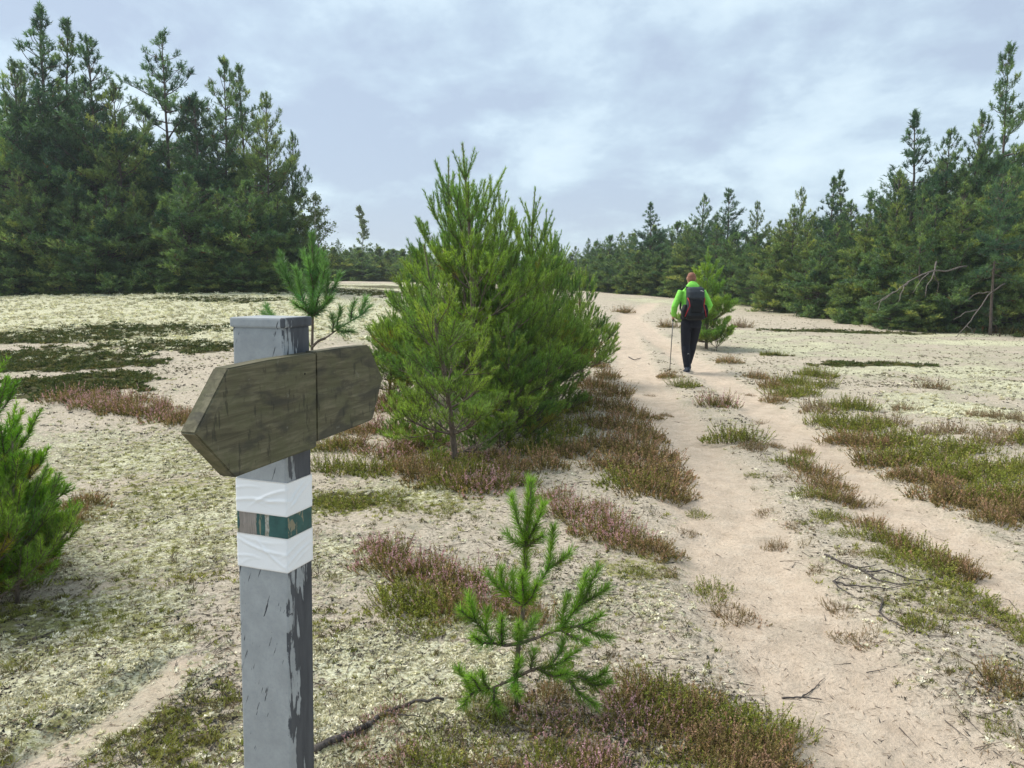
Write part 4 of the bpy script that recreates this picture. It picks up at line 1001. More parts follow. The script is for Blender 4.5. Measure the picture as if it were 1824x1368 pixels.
hb = [(1455, 735, .9, 'd'), (1490, 728, .9, 'g'), (1530, 728, .9, 'g'), (1480, 755, 1, 'g'), (1515, 765, 1, 'g'), (1550, 760, 1, 'g'), (1590, 755, .9, 'd'), (1500, 785, .8, 'r'), (1540, 795, .95, 'r'), (1580, 790, 1, 'g'), (1620, 790, 1, 'g'), (1560, 825, .85, 'r'), (1600, 825, 1, 'g'), (1640, 822, 1, 'g'), (1680, 812, 1, 'g'),
      (1720, 805, 1, 'g'), (1610, 855, .8, 'r'), (1650, 860, .95, 'r'), (1690, 855, 1, 'g'), (1730, 848, 1, 'g'), (1770, 840, 1, 'g'), (1815, 835, 1, 'g'), (1680, 892, .8, 'r'), (1720, 900, .9, 'r'), (1760, 895, .95, 'g'), (1800, 890, 1, 'g'), (1840, 885, 1, 'g'), (1770, 930, .7, 'r'), (1810, 925, .8, 'r'), (1850, 920, 1, 'r'), (1760, 790, .9, 'd'), (1800, 775, .9, 'd'), (1700, 770, .8, 'd'), (1650, 775, .8, 'd'), (1840, 790, 1, 'g'), (1780, 745, .7, 'd'), (1820, 750, .8, 'd'), (1740, 742, .6, 'd'), (1610, 730, .7, 'd')]
heaths(hb, 'green brown heather in the broad bank right of the right wheel track', 'broad heather bank at the right')
heaths([(0, 1045, .5, 'g'), (45, 1035, .45, 'g'), (85, 1010, .4, 'r'), (-40, 1050, .6, 'g'), (20, 1010, .5, 'g')], 'low heather under the bright pines at the left edge', 'heather under the left edge pines')
heaths([(120, 715, 1, 'p'), (155, 725, 1, 'p'), (190, 730, 1, 'p'), (225, 735, 1, 'r'), (260, 740, 1, 'p'), (292, 748, .9, 'p'), (318, 752, .8, 'r'), (175, 708, .9, 'p'), (235, 715, .9, 'p'), (290, 728, .8, 'r'), (340, 740, .8, 'r')], 'faded pink heather in the streak left of the arrow board', 'pink heather streak at the left')

# ------------------------------------------------------------------ dead branch and exposed roots
def wood_line(name, pts, r0, r1, label, cat, lift=.012, side=None, mat=M_ROOT):
    g = Geo()
    for line, a, b in [(pts, r0, r1)] + (side or []):
        P = []
        for q in line:
            p = at(*q); P.append((p[0], p[1], hz(p[0], p[1]) + lift))
        P = np.array(P); t = np.linspace(0, 1, len(P)); tt = np.linspace(0, 1, 4 * len(P))
        Q = np.column_stack([np.interp(tt, t, P[:, k]) for k in range(3)])
        Q += rng.normal(0, .15 * a + .001, Q.shape)
        g.add(*tube(Q, np.linspace(a, b, len(Q)) * rng.uniform(.85, 1.15, len(Q)), 7))
    c = np.concatenate(g.V).mean(0); me = g.mesh(name, mat, True); me.transform(Matrix.Translation(-Vector(c)))
    return tag(link(name, me, loc=Vector(c)), label, cat)
wood_line('dead_branch', [(560, 1345), (600, 1322), (650, 1300), (690, 1275), (730, 1257), (790, 1250)], .014, .005, 'dark dead branch lying on the lichen from the post towards the sapling', 'branch', .016, [([(690, 1275), (720, 1282), (750, 1281)], .004, .0015)])
wood_line('exposed_root', [(1470, 985), (1500, 1003), (1540, 1022), (1580, 1022), (1625, 1038), (1660, 1035)], .006, .0025, 'dark exposed root winding below the heather in the track strip', 'root', .008, [([(1540, 1022), (1560, 1035), (1600, 1045), (1640, 1042)], .005, .002), ([(1500, 1003), (1530, 1015), (1560, 1012)], .005, .002)])
wood_line('exposed_root', [(1484, 1034), (1510, 1042), (1545, 1048), (1580, 1050), (1625, 1046)], .0048, .002, 'lower dark root with a loop, just under the winding root', 'root', .008, [([(1484, 1034), (1500, 1050), (1520, 1060)], .004, .002), ([(1484, 1034), (1496, 1028), (1520, 1036)], .004, .002)])
wood_line('exposed_root', [(1575, 1068), (1566, 1092), (1580, 1105), (1610, 1120), (1640, 1135)], .0045, .002, 'short hooked dark root above the vivid green tuft', 'root', .006)
wood_line('fallen_twig', [(1120, 632), (1130, 638), (1142, 634)], .01, .005, 'small dark twig in the sand of the far left track', 'twig', .01)
wood_line('fallen_twig', [(1395, 1225), (1430, 1222), (1465, 1230)], .004, .002, 'thin dark twig in the sand right of the large front heather clump', 'twig', .004, [([(1430, 1222), (1450, 1205), (1470, 1190)], .003, .001)])
wood_line('fallen_twig', [(800, 735), (870, 715), (930, 700)], .012, .005, 'bare twig low inside the pine row', 'twig', .25)

# ------------------------------------------------------------------ uncountable ground cover
def scatter(n, y0, y1, u0=-.78, u1=.78, dens_pow=1.6):
    """Random spots over the ground in front, thinning with distance."""
    y = (y0 ** (1 - dens_pow) + rng.random(n) * (y1 ** (1 - dens_pow) - y0 ** (1 - dens_pow))) ** (1 / (1 - dens_pow))
    return rng.uniform(u0, u1, n) * (y + .3), y
def tufty(name, x, y, size, nb, cols, mat, spread, up, wid, label, seedcol=.25):
    """Small tufts of blades at (x, y); size per tuft."""
    z = height(x, y); n = len(x); idx = np.repeat(np.arange(n), nb); tot = n * nb
    D = norm(np.column_stack([rng.normal(0, spread, (tot, 2)), np.full(tot, up) + rng.random(tot) * .4]))
    s = size[idx]
    B = np.column_stack([x, y, z])[idx] + rng.normal(0, 1, (tot, 3)) * (s * .35)[:, None] * np.array([1, 1, 0])
    B[:, 2] = z[idx] - .003 + rng.random(tot) * s * .35
    V, F = blades(B, D, s * rng.uniform(.5, 1.1, tot), s * wid * rng.uniform(.7, 1.3, tot))
    c = cols[rng.integers(0, len(cols), n)] * rng.uniform(1 - seedcol, 1 + seedcol, (n, 1))
    C = np.repeat(c[idx] * rng.uniform(.75, 1.25, (tot, 1)), 3, axis=0)
    o = link(name, mesh_tri(name, V, F, mat, C)); o['kind'] = 'stuff'; o['label'] = label
    return o
# pale reindeer lichen: frothy little cushions
x, y = scatter(130000, 2.2, 13.0, dens_pow=2.0)
w = ell_mask(x, y, LICHEN_E) * (1 - open_sand(x, y)) * sstep(-.25, .25, fbm(x * 4, y * 4, 3)) + .035 * (1 - open_sand(x, y))
k = rng.random(len(x)) < w * .75; x, y = x[k], y[k]
tufty('lichen', x, y, rng.uniform(.009, .020, len(x)) * np.clip(y / 4, 1, 2), 16, np.array([(.77, .72, .53), (.68, .64, .43), (.81, .76, .59), (.53, .49, .32)]), M_LICHEN, .9, .25, .55, 'frothy pale reindeer lichen in patches on the sand', .15)
# far hummocks of lichen
x, y = scatter(60000, 12.0, 34.0, dens_pow=1.5)
w = ell_mask(x, y, LICHEN_E) * (1 - open_sand(x, y)) * (1 - forest_floor(x, y)) * sstep(-.4, .2, fbm(x * 2, y * 2, 3)) * (x < 1)
k = rng.random(len(x)) < w * .6; x, y = x[k], y[k]
tufty('lichen', x, y, rng.uniform(.035, .08, len(x)), 10, np.array([(.76, .72, .50), (.68, .65, .42), (.80, .75, .56), (.50, .46, .30)]), M_LICHEN, 1.0, .22, .5, 'pale lichen cushions covering the dune top in the distance', .15)
# olive moss and seedlings
x, y = scatter(60000, 2.2, 16.0, dens_pow=1.8)
w = (.05 + .7 * ell_mask(x, y, OLIVE_E) * sstep(-.2, .3, fbm(x * 3, y * 3, 3)) + .05 * sstep(0, .5, fbm(x * 1.1, y * 1.1, 3))) * (1 - open_sand(x, y)) ** 2 * (1 - .7 * ell_mask(x, y, LICHEN_E))
k = rng.random(len(x)) < w; x, y = x[k], y[k]
tufty('moss', x, y, rng.uniform(.012, .03, len(x)), 14, np.array([(.24, .25, .05), (.18, .20, .04), (.31, .30, .08), (.15, .13, .06), (.36, .36, .11)]), M_HEATH, .55, .6, .22, 'tiny olive moss tufts and seedlings dotted over the sand')
# crowberry mats
x, y = scatter(220000, 6.5, 30.0, -.75, .62, 1.3)
w = ell_mask(x, y, MOSS_E) * (1 - open_sand(x, y)) * sstep(-.25, .2, fbm(x * 2.2, y * 2.6, 4))
k = rng.random(len(x)) < w; x, y = x[k], y[k]
tufty('ground_cover', x, y, rng.uniform(.035, .075, len(x)), 11, np.array([(.07, .095, .022), (.10, .12, .03), (.055, .08, .02), (.16, .15, .05)]), M_HEATH, .9, .35, .4, 'dark green crowberry mats on the left slope and right edge')
# dry grass at the forest edges
x, y = scatter(60000, 17, 45, -.72, .72, 1.2)
e_ = forest_floor(x, y); w = e_ * .6 * (y < 50)
k = rng.random(len(x)) < w; x, y = x[k], y[k]
tufty('undergrowth', x, y, rng.uniform(.10, .28, len(x)), 7, np.array([(.06, .065, .018), (.09, .08, .025), (.04, .05, .015), (.08, .05, .03)]), M_HEATH, .5, .8, .14, 'low dark undergrowth on the forest floor')
# sparse dry tufts
x, y = scatter(5200, 2.2, 22.0, dens_pow=1.7)
w = (.10 + .35 * sstep(.1, .6, fbm(x * .9 + 4, y * .9, 3))) * (1 - open_sand(x, y)) ** 2 * (1 - .6 * ell_mask(x, y, LICHEN_E))
k = rng.random(len(x)) < w; x, y = x[k], y[k]
tufty('grass', x, y, rng.uniform(.03, .075, len(x)), 22, np.array([(.17, .15, .07), (.13, .13, .04), (.22, .17, .09), (.12, .09, .06)]), M_HEATH, .55, .75, .05, 'sparse dry tufts on the pale sand')
# dark dead curls of lichen and bark crumbs
x, y = scatter(90000, 2.1, 13, dens_pow=2.0)
w = (.12 + .75 * sstep(-.1, .35, fbm(x * 1.7 + 9, y * 1.7, 4))) * (1 - open_sand(x, y)) ** 2
k = rng.random(len(x)) < w; x, y = x[k], y[k]
tufty('crumbs', x, y, rng.uniform(.006, .016, len(x)) * np.clip(y / 5, 1, 2), 6, np.array([(.06, .052, .042), (.10, .085, .065), (.16, .14, .10), (.22, .20, .15), (.05, .05, .045)]), M_BITS, .9, .15, .5, 'dark dead lichen curls and bark crumbs strewn between the lichen')
x, y = scatter(70000, 11, 32, dens_pow=1.4)
w = (.10 + .8 * sstep(-.05, .35, fbm(x * 1.1 + 9, y * 1.5, 4))) * (1 - open_sand(x, y)) ** 2 * (1 - forest_floor(x, y))
k = rng.random(len(x)) < w * .5; x, y = x[k], y[k]
tufty('crumbs', x, y, rng.uniform(.014, .038, len(x)), 7, np.array([(.12, .10, .065), (.18, .16, .09), (.26, .24, .16), (.09, .085, .05)]), M_BITS, .9, .2, .4, 'dark crumbs and dead moss dotted over the far pale slopes')
# needles and twig crumbs
x, y = scatter(26000, 2.1, 11, dens_pow=2.2)
k = rng.random(len(x)) < 1 - .8 * open_sand(x, y); x, y = x[k], y[k]; n = len(x)
a = rng.uniform(0, 6.28, n); L_ = rng.uniform(.012, .05, n)
D = np.column_stack([np.cos(a), np.sin(a), rng.normal(0, .12, n)])
V, F = blades(np.column_stack([x, y, height(x, y) + .004]), norm(D), L_, rng.uniform(.0018, .0045, n), norm(np.cross(D, np.column_stack([rng.normal(0, .3, (n, 2)), np.ones(n)]))))
C = np.repeat(np.array([(.13, .09, .06), (.08, .06, .05), (.22, .15, .09), (.05, .045, .04)])[rng.integers(0, 4, n)], 3, axis=0)
x2, y2 = scatter(1500, 2.1, 14, dens_pow=1.9); k = rng.random(1500) < 1 - .75 * open_sand(x2, y2); x2, y2 = x2[k], y2[k]; n2 = len(x2); a = rng.uniform(0, 6.28, n2); l2 = rng.uniform(.03, .13, n2); z2 = height(x2, y2) + .004
P0 = np.column_stack([x2, y2, z2]); x3 = x2 + np.cos(a) * l2; y3 = y2 + np.sin(a) * l2; P1 = np.column_stack([x3, y3, height(x3, y3) + .006])
V2, F2 = sticks(P0, P1, rng.uniform(.0012, .003, n2), .0008, 3)
C2 = np.repeat(np.array([(.10, .08, .065), (.06, .05, .045), (.16, .12, .09)])[rng.integers(0, 3, n2)], 6, axis=0)
o = link('litter', mesh_tri('litter', np.vstack([V, V2]), np.vstack([F, F2 + len(V)]), M_BITS, np.vstack([C, C2]))); o['kind'] = 'stuff'; o['label'] = 'fallen pine needles and twig crumbs strewn on the sand'

# ------------------------------------------------------------------ signpost
import bmesh
SP_Y = 1.29
c_top = at_depth(505, 570, SP_Y); c_low = at_depth(518, 1368, SP_Y)
tx = (c_top[0] - c_low[0]) / (c_top[2] - c_low[2])
c0 = Vector((c_low[0] - tx * c_low[2], SP_Y, 0.0))
SP_A = math.atan2(-0.36, 0.933)
EX = np.array([math.cos(SP_A), math.sin(SP_A)]); EY = np.array([-math.sin(SP_A), math.cos(SP_A)])
def zc(py): return float(at_depth(512, py, SP_Y)[2])
PW, PD = 0.106, 0.0715                                     # post: left face, right face
sign = thing('trail_signpost', (c0[0], c0[1], 0), 'grey painted wooden trail post with arrow board and white tape bands', 'signpost', None, SP_A)
def lean(v):
    v = np.asarray(v, float).copy()
    v[:, 0] += tx * v[:, 2] * EX[0]; v[:, 1] += tx * v[:, 2] * EY[0]
    return v
def bm_mesh(name, bm, mat, smooth=False):
    me = bpy.data.meshes.new(name); bm.normal_update(); bm.to_mesh(me); bm.free()
    me.materials.append(mat)
    if smooth: me.polygons.foreach_set('use_smooth', np.ones(len(me.polygons), bool))
    return me
def box_bm(x0, x1, y0, y1, z0, z1, bev=0.003, seg=2, cuts=0):
    bm = bmesh.new()
    vs_ = [bm.verts.new(p) for p in lean([(x, y, z) for z in (z0, z1) for x, y in ((x0, y0), (x1, y0), (x1, y1), (x0, y1))])]
    for f in ((3, 2, 1, 0), (4, 5, 6, 7), (0, 1, 5, 4), (1, 2, 6, 5), (2, 3, 7, 6), (3, 0, 4, 7)): bm.faces.new([vs_[i] for i in f])
    bmesh.ops.bevel(bm, geom=bm.edges[:], offset=bev, segments=seg, affect='EDGES', profile=.6)
    return bm
# flaking grey-blue paint
m, t, b, o = new_mat('flaking_grey_paint')
co = N(t, 'ShaderNodeTexCoord').outputs['Object']
sx = N(t, 'ShaderNodeSeparateXYZ'); t.links.new(co, sx.inputs[0])
mpr = N(t, 'ShaderNodeMapping', {'Scale': (8, 46, 7.5)}); t.links.new(co, mpr.inputs[0])
fr_ = noise(t, mpr.outputs[0], 1.0, 6, 0.62, 0.35)
xs_ = math_(t, 'SUBTRACT', sx.outputs['X'], math_(t, 'MULTIPLY', sx.outputs['Z'], float(tx * EX[0])))
ys_ = math_(t, 'SUBTRACT', sx.outputs['Y'], math_(t, 'MULTIPLY', sx.outputs['Z'], float(tx * EY[0])))
yw = range_(t, ys_, 0.0, 0.075, -0.045, 0.225)
zl = range_(t, sx.outputs['Z'], zc(1100), zc(980), 0.03, -0.04)
zt = range_(t, sx.outputs['Z'], zc(700), zc(640), 0.0, 0.10)
rf = range_(t, math_(t, 'ADD', math_(t, 'ADD', fr_, yw), math_(t, 'ADD', zl, zt)), 0.505, 0.53)
rf = math_(t, 'MULTIPLY', rf, math_(t, 'GREATER_THAN', xs_, -0.0042))
rot = N(t, 'ShaderNodeMapping', {'Rotation': (0, R(-20), 0)}); t.links.new(co, rot.inputs[0])
sc_ = N(t, 'ShaderNodeMapping', {'Scale': (150, 20, 17), 'Location': (3.1, 0, 1.7)}); t.links.new(rot.outputs[0], sc_.inputs[0])
ch = noise(t, sc_.outputs[0], 1.0, 3, 0.55, 0.15)
chm = math_(t, 'MULTIPLY', range_(t, ch, 0.655, 0.675), range_(t, noise(t, co, 14, 2, 0.5), 0.40, 0.52))
pits = range_(t, noise(t, co, 160, 2, 0.5), 0.745, 0.77)
bare = math_(t, 'MAXIMUM', math_(t, 'MAXIMUM', rf, chm), pits)
paint = ramp_(t, noise(t, co, 26, 5, 0.6), [(0.3, (0.285, 0.30, 0.305)), (0.7, (0.37, 0.388, 0.392))])
paint = mix_(t, range_(t, noise(t, co, 190, 3, 0.7), 0.4, 0.75, 0, .35), paint, (0.24, 0.26, 0.285))
wood = ramp_(t, fr_, [(0.35, (0.042, 0.047, 0.055)), (0.7, (0.085, 0.09, 0.10))])
t.links.new(mix_(t, bare, paint, wood), b.inputs['Base Color'])
b.inputs['Roughness'].default_value = 0.62
b.inputs['Specular IOR Level'].default_value = 0.35
hh = math_(t, 'ADD', math_(t, 'MULTIPLY', bare, -0.6), math_(t, 'MULTIPLY', noise(t, co, 210, 3, 0.6), 0.25))
bump(t, b, hh, 0.8, 0.0016)
M_PAINT = m
z_cap0, z_cap1 = zc(585), zc(566.5)
link('post', bm_mesh('post', box_bm(-PW, 0, 0, PD, -0.12, z_cap0 + .001, 0.0035), M_PAINT), sign)
link('post_cap', bm_mesh('post_cap', box_bm(-PW - .0035, .0035, -.0035, PD + .0035, z_cap0, z_cap1, 0.0035), M_PAINT), sign)

# bands wound round the post
def band(name, z0, z1, off, mat, wr, nz=26, seed=1, skew=0.0):
    per = []; hw = off
    cs = [(-PW - hw, -hw), (hw, -hw), (hw, PD + hw), (-PW - hw, PD + hw)]
    nseg = [54, 40, 30, 30]; rad = .003
    P2 = []; Nn = []; S = []
    s = 0
    for k in range(4):
        a = np.array(cs[k]); bb = np.array(cs[(k + 1) % 4]); n_ = np.array([bb[1] - a[1], -(bb[0] - a[0])]); L = np.hypot(*n_); n_ = n_ / L
        for i in range(nseg[k]):
            f = (i + .5) / nseg[k]
            p = a + (bb - a) * f
            dcorner = min(f, 1 - f) * L
            p = p - n_ * max(0, rad - dcorner) ** 2 / rad * .35
            P2.append(p); Nn.append(n_); S.append(s + f * L)
        s += L
    P2 = np.array(P2); Nn = np.array(Nn); S = np.array(S); n = len(S)
    v = np.linspace(0, 1, nz)
    V = []
    for j in range(nz):
        z = z0 + (z1 - z0) * v[j]
        w = np.zeros(n)
        if wr:
            q = np.sin(v[j] * math.pi) ** .6
            for (s0, v0, len_, ang, wd, am) in wr:
                ca, sa = math.cos(ang), math.sin(ang)
                ds = S - s0; dv = (v[j] - v0) * (z1 - z0)
                al = ds * ca + dv * sa; ac = -ds * sa + dv * ca + .12 * al * al / len_ * np.sign(ang + .01)
                w += 1.7 * am * np.exp(-(ac / wd) ** 2) * np.exp(-(al / len_) ** 4)
            w += .00035 * perlin(S * 45 + seed, np.full(n, v[j] * 3.0 + seed))
            w *= q
        edge = .0006 * perlin(S * 30 + seed * 7, np.full(n, 5.0)) * (1 if v[j] > .5 else -1) * (abs(v[j] - .5) > .45)
        xy = P2 + Nn * np.maximum(w, -.0003)[:, None]
        V.append(np.column_stack([xy, np.full(n, z) + edge]))
    V = np.concatenate(V); F = []
    for j in range(nz - 1):
        for i in range(n):
            k = (i + 1) % n; F.append((j * n + i, j * n + k, (j + 1) * n + k, (j + 1) * n + i))
    # turned-in rims give the tape its thickness
    for j, flip in ((0, 1), (nz - 1, 0)):
        base = len(V); ring = V[j * n:(j + 1) * n].copy(); ring[:, :2] -= Nn * (off + .001)
        V = np.vstack([V, ring])
        for i in range(n):
            k = (i + 1) % n; q = (j * n + i, j * n + k, base + k, base + i); F.append(q[::-1] if not flip else q[::-1])
    return link(name, mesh_tri(name, lean(V), np.array(F), mat, smooth=True), sign)
m, t, b, o = new_mat('white_tape'); b.inputs['Base Color'].default_value = (0.85, 0.855, 0.86, 1); b.inputs['Roughness'].default_value = 0.32; b.inputs['Specular IOR Level'].default_value = 0.4
M_TAPE = m
m, t, b, o = new_mat('torn_green_band')
co = N(t, 'ShaderNodeTexCoord').outputs['Object']
sx = N(t, 'ShaderNodeSeparateXYZ'); t.links.new(co, sx.inputs[0])
mpg = N(t, 'ShaderNodeMapping', {'Scale': (60, 60, 22)}); t.links.new(co, mpg.inputs[0])
f1 = noise(t, mpg.outputs[0], 1.0, 4, 0.6, 0.6)
xs_ = math_(t, 'SUBTRACT', sx.outputs['X'], math_(t, 'MULTIPLY', sx.outputs['Z'], float(tx * EX[0])))
xe = math_(t, 'ADD', xs_, math_(t, 'MULTIPLY', f1, 0.012))
tear = math_(t, 'MULTIPLY', range_(t, xe, -.095, -.0935), range_(t, xe, -.0565, -.058))
strip = math_(t, 'MULTIPLY', range_(t, xe, -.0405, -.039), range_(t, xe, -.0305, -.032))
olds = range_(t, f1, 0.60, 0.615)
mw_ = N(t, 'ShaderNodeMapping', {'Scale': (420, 420, 30)}); t.links.new(co, mw_.inputs[0])
wvf = noise(t, mw_.outputs[0], 1.0, 4, .6)
gcol = ramp_(t, noise(t, co, 70, 4, .6), [(.3, (.012, .062, .058)), (.7, (.022, .10, .09))])
c_ = mix_(t, olds, gcol, (0.22, 0.20, 0.13))
c_ = mix_(t, strip, c_, ramp_(t, noise(t, co, 120, 3, .6), [(.4, (.23, .21, .16)), (.6, (.42, .41, .36))]))
c_ = mix_(t, tear, c_, ramp_(t, wvf, [(.3, (.17, .145, .125)), (.7, (.33, .29, .255))]))
t.links.new(c_, b.inputs['Base Color']); b.inputs['Roughness'].default_value = 0.5
bump(t, b, math_(t, 'ADD', math_(t, 'MULTIPLY', tear, -1.0), math_(t, 'MULTIPLY', strip, -.4)), 1.0, .001)
M_GREEN = m
band('white_tape', zc(921), zc(861), .0016, M_TAPE, [(.03, .42, .06, .10, .0022, .0011), (.075, .62, .045, .38, .0018, .0013), (.02, .78, .03, .15, .0014, .0008), (.09, .45, .03, .1, .0018, .0012), (.135, .62, .03, .62, .0016, .0013), (.145, .5, .04, .55, .0013, .0011), (.125, .3, .02, .3, .0016, .0009), (.06, .3, .02, -.3, .0012, .0005)], seed=2)
band('white_tape', zc(1021), zc(960), .0016, M_TAPE, [(.045, .62, .055, -.22, .002, .0013), (.075, .42, .05, -.62, .0017, .0012), (.02, .35, .03, .05, .0014, .0009), (.02, .2, .015, .5, .0012, .0007), (.135, .7, .04, .28, .0016, .0010), (.14, .45, .04, .33, .0016, .0012), (.14, .25, .04, .4, .0015, .0009), (.05, .82, .05, -.08, .0014, .0008)], seed=5)
gb = band('green_band', zc(964), zc(917), .0007, M_GREEN, [(.03, .5, .05, .1, .004, .0004)], nz=10, seed=8)
gb['label'] = 'torn dark green band with bare wood showing'

# arrow board
m, t, b, o = new_mat('weathered_board')
co = N(t, 'ShaderNodeTexCoord').outputs['Object']
mg = N(t, 'ShaderNodeMapping', {'Scale': (30, 5, 55)}); t.links.new(co, mg.inputs[0])
gr = noise(t, mg.outputs[0], 1.6, 7, 0.65, 0.9)
blot = noise(t, co, 16, 6, 0.66, 0.4)
mv = N(t, 'ShaderNodeMapping', {'Scale': (60, 95, 26)}); t.links.new(co, mv.inputs[0])
dash = noise(t, mv.outputs[0], 1.0, 4, 0.62)
hb_ = N(t, 'ShaderNodeMapping', {'Scale': (18, 11, 30)}); t.links.new(co, hb_.inputs[0])
broad = noise(t, hb_.outputs[0], 1.0, 5, 0.6, 0.5)
c_ = ramp_(t, gr, [(0.30, (0.064, 0.058, 0.036)), (0.5, (0.125, 0.112, 0.068)), (0.72, (0.205, 0.185, 0.118))])
c_ = mix_(t, range_(t, blot, 0.42, 0.62, 0, .6), c_, (0.10, 0.10, 0.052))
c_ = mix_(t, range_(t, broad, 0.48, 0.66, 0, .72), c_, (0.050, 0.047, 0.038))
c_ = mix_(t, range_(t, dash, 0.58, 0.67, 0, .6), c_, (0.034, 0.032, 0.026))
c_ = mix_(t, range_(t, noise(t, co, 34, 4, .6), 0.66, 0.74, 0, .5), c_, (0.26, 0.25, 0.20))
t.links.new(c_, b.inputs['Base Color']); b.inputs['Roughness'].default_value = 0.8; b.inputs['Specular IOR Level'].default_value = 0.2
bump(t, b, math_(t, 'ADD', gr, math_(t, 'MULTIPLY', dash, -.4)), 0.55, 0.003)
M_BOARD = m
def on_board(px, py, xoff):
    """Photograph pixel -> (y along the board, z) on the plane a little in front of the post's right face."""
    d = ray(px, py); n3 = np.array([EX[0], EX[1], 0]); c = np.array([c0[0] + tx * 1.3, c0[1], 0])
    o3 = np.array([0, 0, CAM_H]); tt = ((c - o3) @ n3 + xoff) / (d @ n3); P = o3 + d * tt
    q = P[:2] - np.array([c0[0], c0[1]]); return float(q @ EY), float(P[2])
SHIFT = float(tx * 1.3 * EX[0])
def plank(name, px_pts, x0, x1, bev, label=None, shrink=0):
    pts = [on_board(a, bb, x1) for a, bb in px_pts]
    bm = bmesh.new()
    A = [bm.verts.new((x1 + SHIFT, y, z)) for y, z in pts]; B = [bm.verts.new((x0 + SHIFT, y, z)) for y, z in pts]
    n = len(A)
    bm.faces.new(A); bm.faces.new(B[::-1])
    for i in range(n): bm.faces.new((A[i], B[i], B[(i + 1) % n], A[(i + 1) % n]))
    bmesh.ops.recalc_face_normals(bm, faces=bm.faces[:])
    bmesh.ops.bevel(bm, geom=bm.edges[:], offset=bev, segments=2, affect='EDGES')
    ob = link(name, bm_mesh(name, bm, M_BOARD), sign)
    if label: ob['label'] = label
    return ob
pa = plank('arrow_plank', [(347, 773), (407, 656), (480, 641), (563, 628.5), (564.5, 797), (520, 813), (419, 851)], .0015, .0300, .0022, 'front plank of the arrow board with the pointed end')
pb = plank('rear_plank', [(563.6, 626.5), (610, 619.5), (657, 614.5), (682, 673), (664, 748), (610, 770), (565, 787)], .0012, .0270, .0022, 'back plank of the arrow board with the blunt end')
y_, z_ = on_board(543, 666, .030)
g = Geo(); th = np.linspace(0, 2 * np.pi, 9)[:-1]
g.add(np.vstack([[[.0306 + SHIFT, y_, z_]], np.column_stack([np.full(8, .0301 + SHIFT), y_ + .0022 * np.cos(th), z_ + .0022 * np.sin(th)])]), [(0, i + 1, (i + 1) % 8 + 1) for i in range(8)], (.02, .018, .016))
link('nail', g.mesh('nail', M_BITS), pa)

# ------------------------------------------------------------------ the hiker
def simple(name, col, rough=.7, spec=.25, nz=None):
    m, t, b, o = new_mat(name)
    co = N(t, 'ShaderNodeTexCoord').outputs['Object']
    f = noise(t, co, nz or 60, 4, .6)
    t.links.new(ramp_(t, f, [(.3, tuple(c * .82 for c in col)), (.7, tuple(min(1, c * 1.15) for c in col))]), b.inputs['Base Color'])
    b.inputs['Roughness'].default_value = rough; b.inputs['Specular IOR Level'].default_value = spec
    bump(t, b, noise(t, co, 22, 4, .6, .6), .5, .012)
    return m
M_SKIN = simple('skin', (.50, .27, .20), .55)
M_HAIR = simple('short_reddish_hair', (.27, .125, .085), .8, .2, 200)
M_JACKET = simple('bright_green_jacket', (.24, .70, .085), .6)
M_TROUS = simple('navy_trousers', (.0075, .0095, .017), .75)
M_PACK = simple('charcoal_pack_cloth', (.035, .042, .05), .65)
M_PACKB = simple('black_pack_cloth', (.008, .009, .011), .7)
M_RED = simple('red_strap', (.38, .025, .035), .6)
M_SHOE = simple('dark_blue_shoe', (.025, .035, .055), .6)
M_SOLE = simple('pale_shoe_sole', (.42, .36, .34), .7)
M_GLOVE = simple('black_glove', (.012, .012, .014), .7)
M_POLE = simple('black_pole', (.03, .03, .033), .35, .5)
M_PALE = simple('pale_reflective_print', (.62, .62, .64), .5)
def loft(rings, n=16):
    """rings: (centre, rx, ry[, tilt about x]); ellipses in planes facing along the path."""
    P = np.array([r[0] for r in rings], float); T = norm(np.gradient(P, axis=0)); V = []; F = []
    th = np.arange(n) / n * 2 * np.pi
    for k, r in enumerate(rings):
        t = T[k]; u = np.array([1., 0, 0]) - t * t[0]
        if np.linalg.norm(u) < .3: u = np.array([0, 1., 0]) - t * t[1]
        u = u / np.linalg.norm(u); w = np.cross(t, u)
        V.append(P[k] + np.cos(th)[:, None] * u * r[1] + np.sin(th)[:, None] * w * r[2])
    V = np.concatenate(V); m_ = len(rings)
    for k in range(m_ - 1):
        for i in range(n):
            j = (i + 1) % n; F += [(k * n + i, k * n + j, (k + 1) * n + j), (k * n + i, (k + 1) * n + j, (k + 1) * n + i)]
    V = np.vstack([V, P[:1], P[-1:]]); a, b_ = len(V) - 2, len(V) - 1
    for i in range(n):
        j = (i + 1) % n; F += [(a, j, i), (b_, (m_ - 1) * n + i, (m_ - 1) * n + j)]
    return V, np.array(F)
def fused(name, lofts, mat, parent, voxel=.011, smooth=3):
    """All the lofts joined into one continuous skin."""
    g = Geo()
    for L in lofts: g.add(*L)
    ob = link('tmp', g.mesh('tmp', mat))
    md = ob.modifiers.new('r', 'REMESH'); md.mode = 'VOXEL'; md.voxel_size = voxel
    sm = ob.modifiers.new('s', 'SMOOTH'); sm.iterations = smooth; sm.factor = .5
    bpy.context.view_layer.update()
    dg = bpy.context.evaluated_depsgraph_get()
    me = bpy.data.meshes.new_from_object(ob.evaluated_get(dg)); bpy.data.objects.remove(ob)
    me.name = name; me.materials.clear(); me.materials.append(mat)
    me.polygons.foreach_set('use_smooth', np.ones(len(me.polygons), bool))
    return link(name, me, parent)
fx = at(1229, 661)
fy = fx[1]; fz = hz(fx[0], fy)
PERSON_RZ = R(3)
person = thing('person', (fx[0], fy, fz), 'hiker seen from behind in bright green jacket and dark trousers walking up the path', 'person', None, PERSON_RZ)
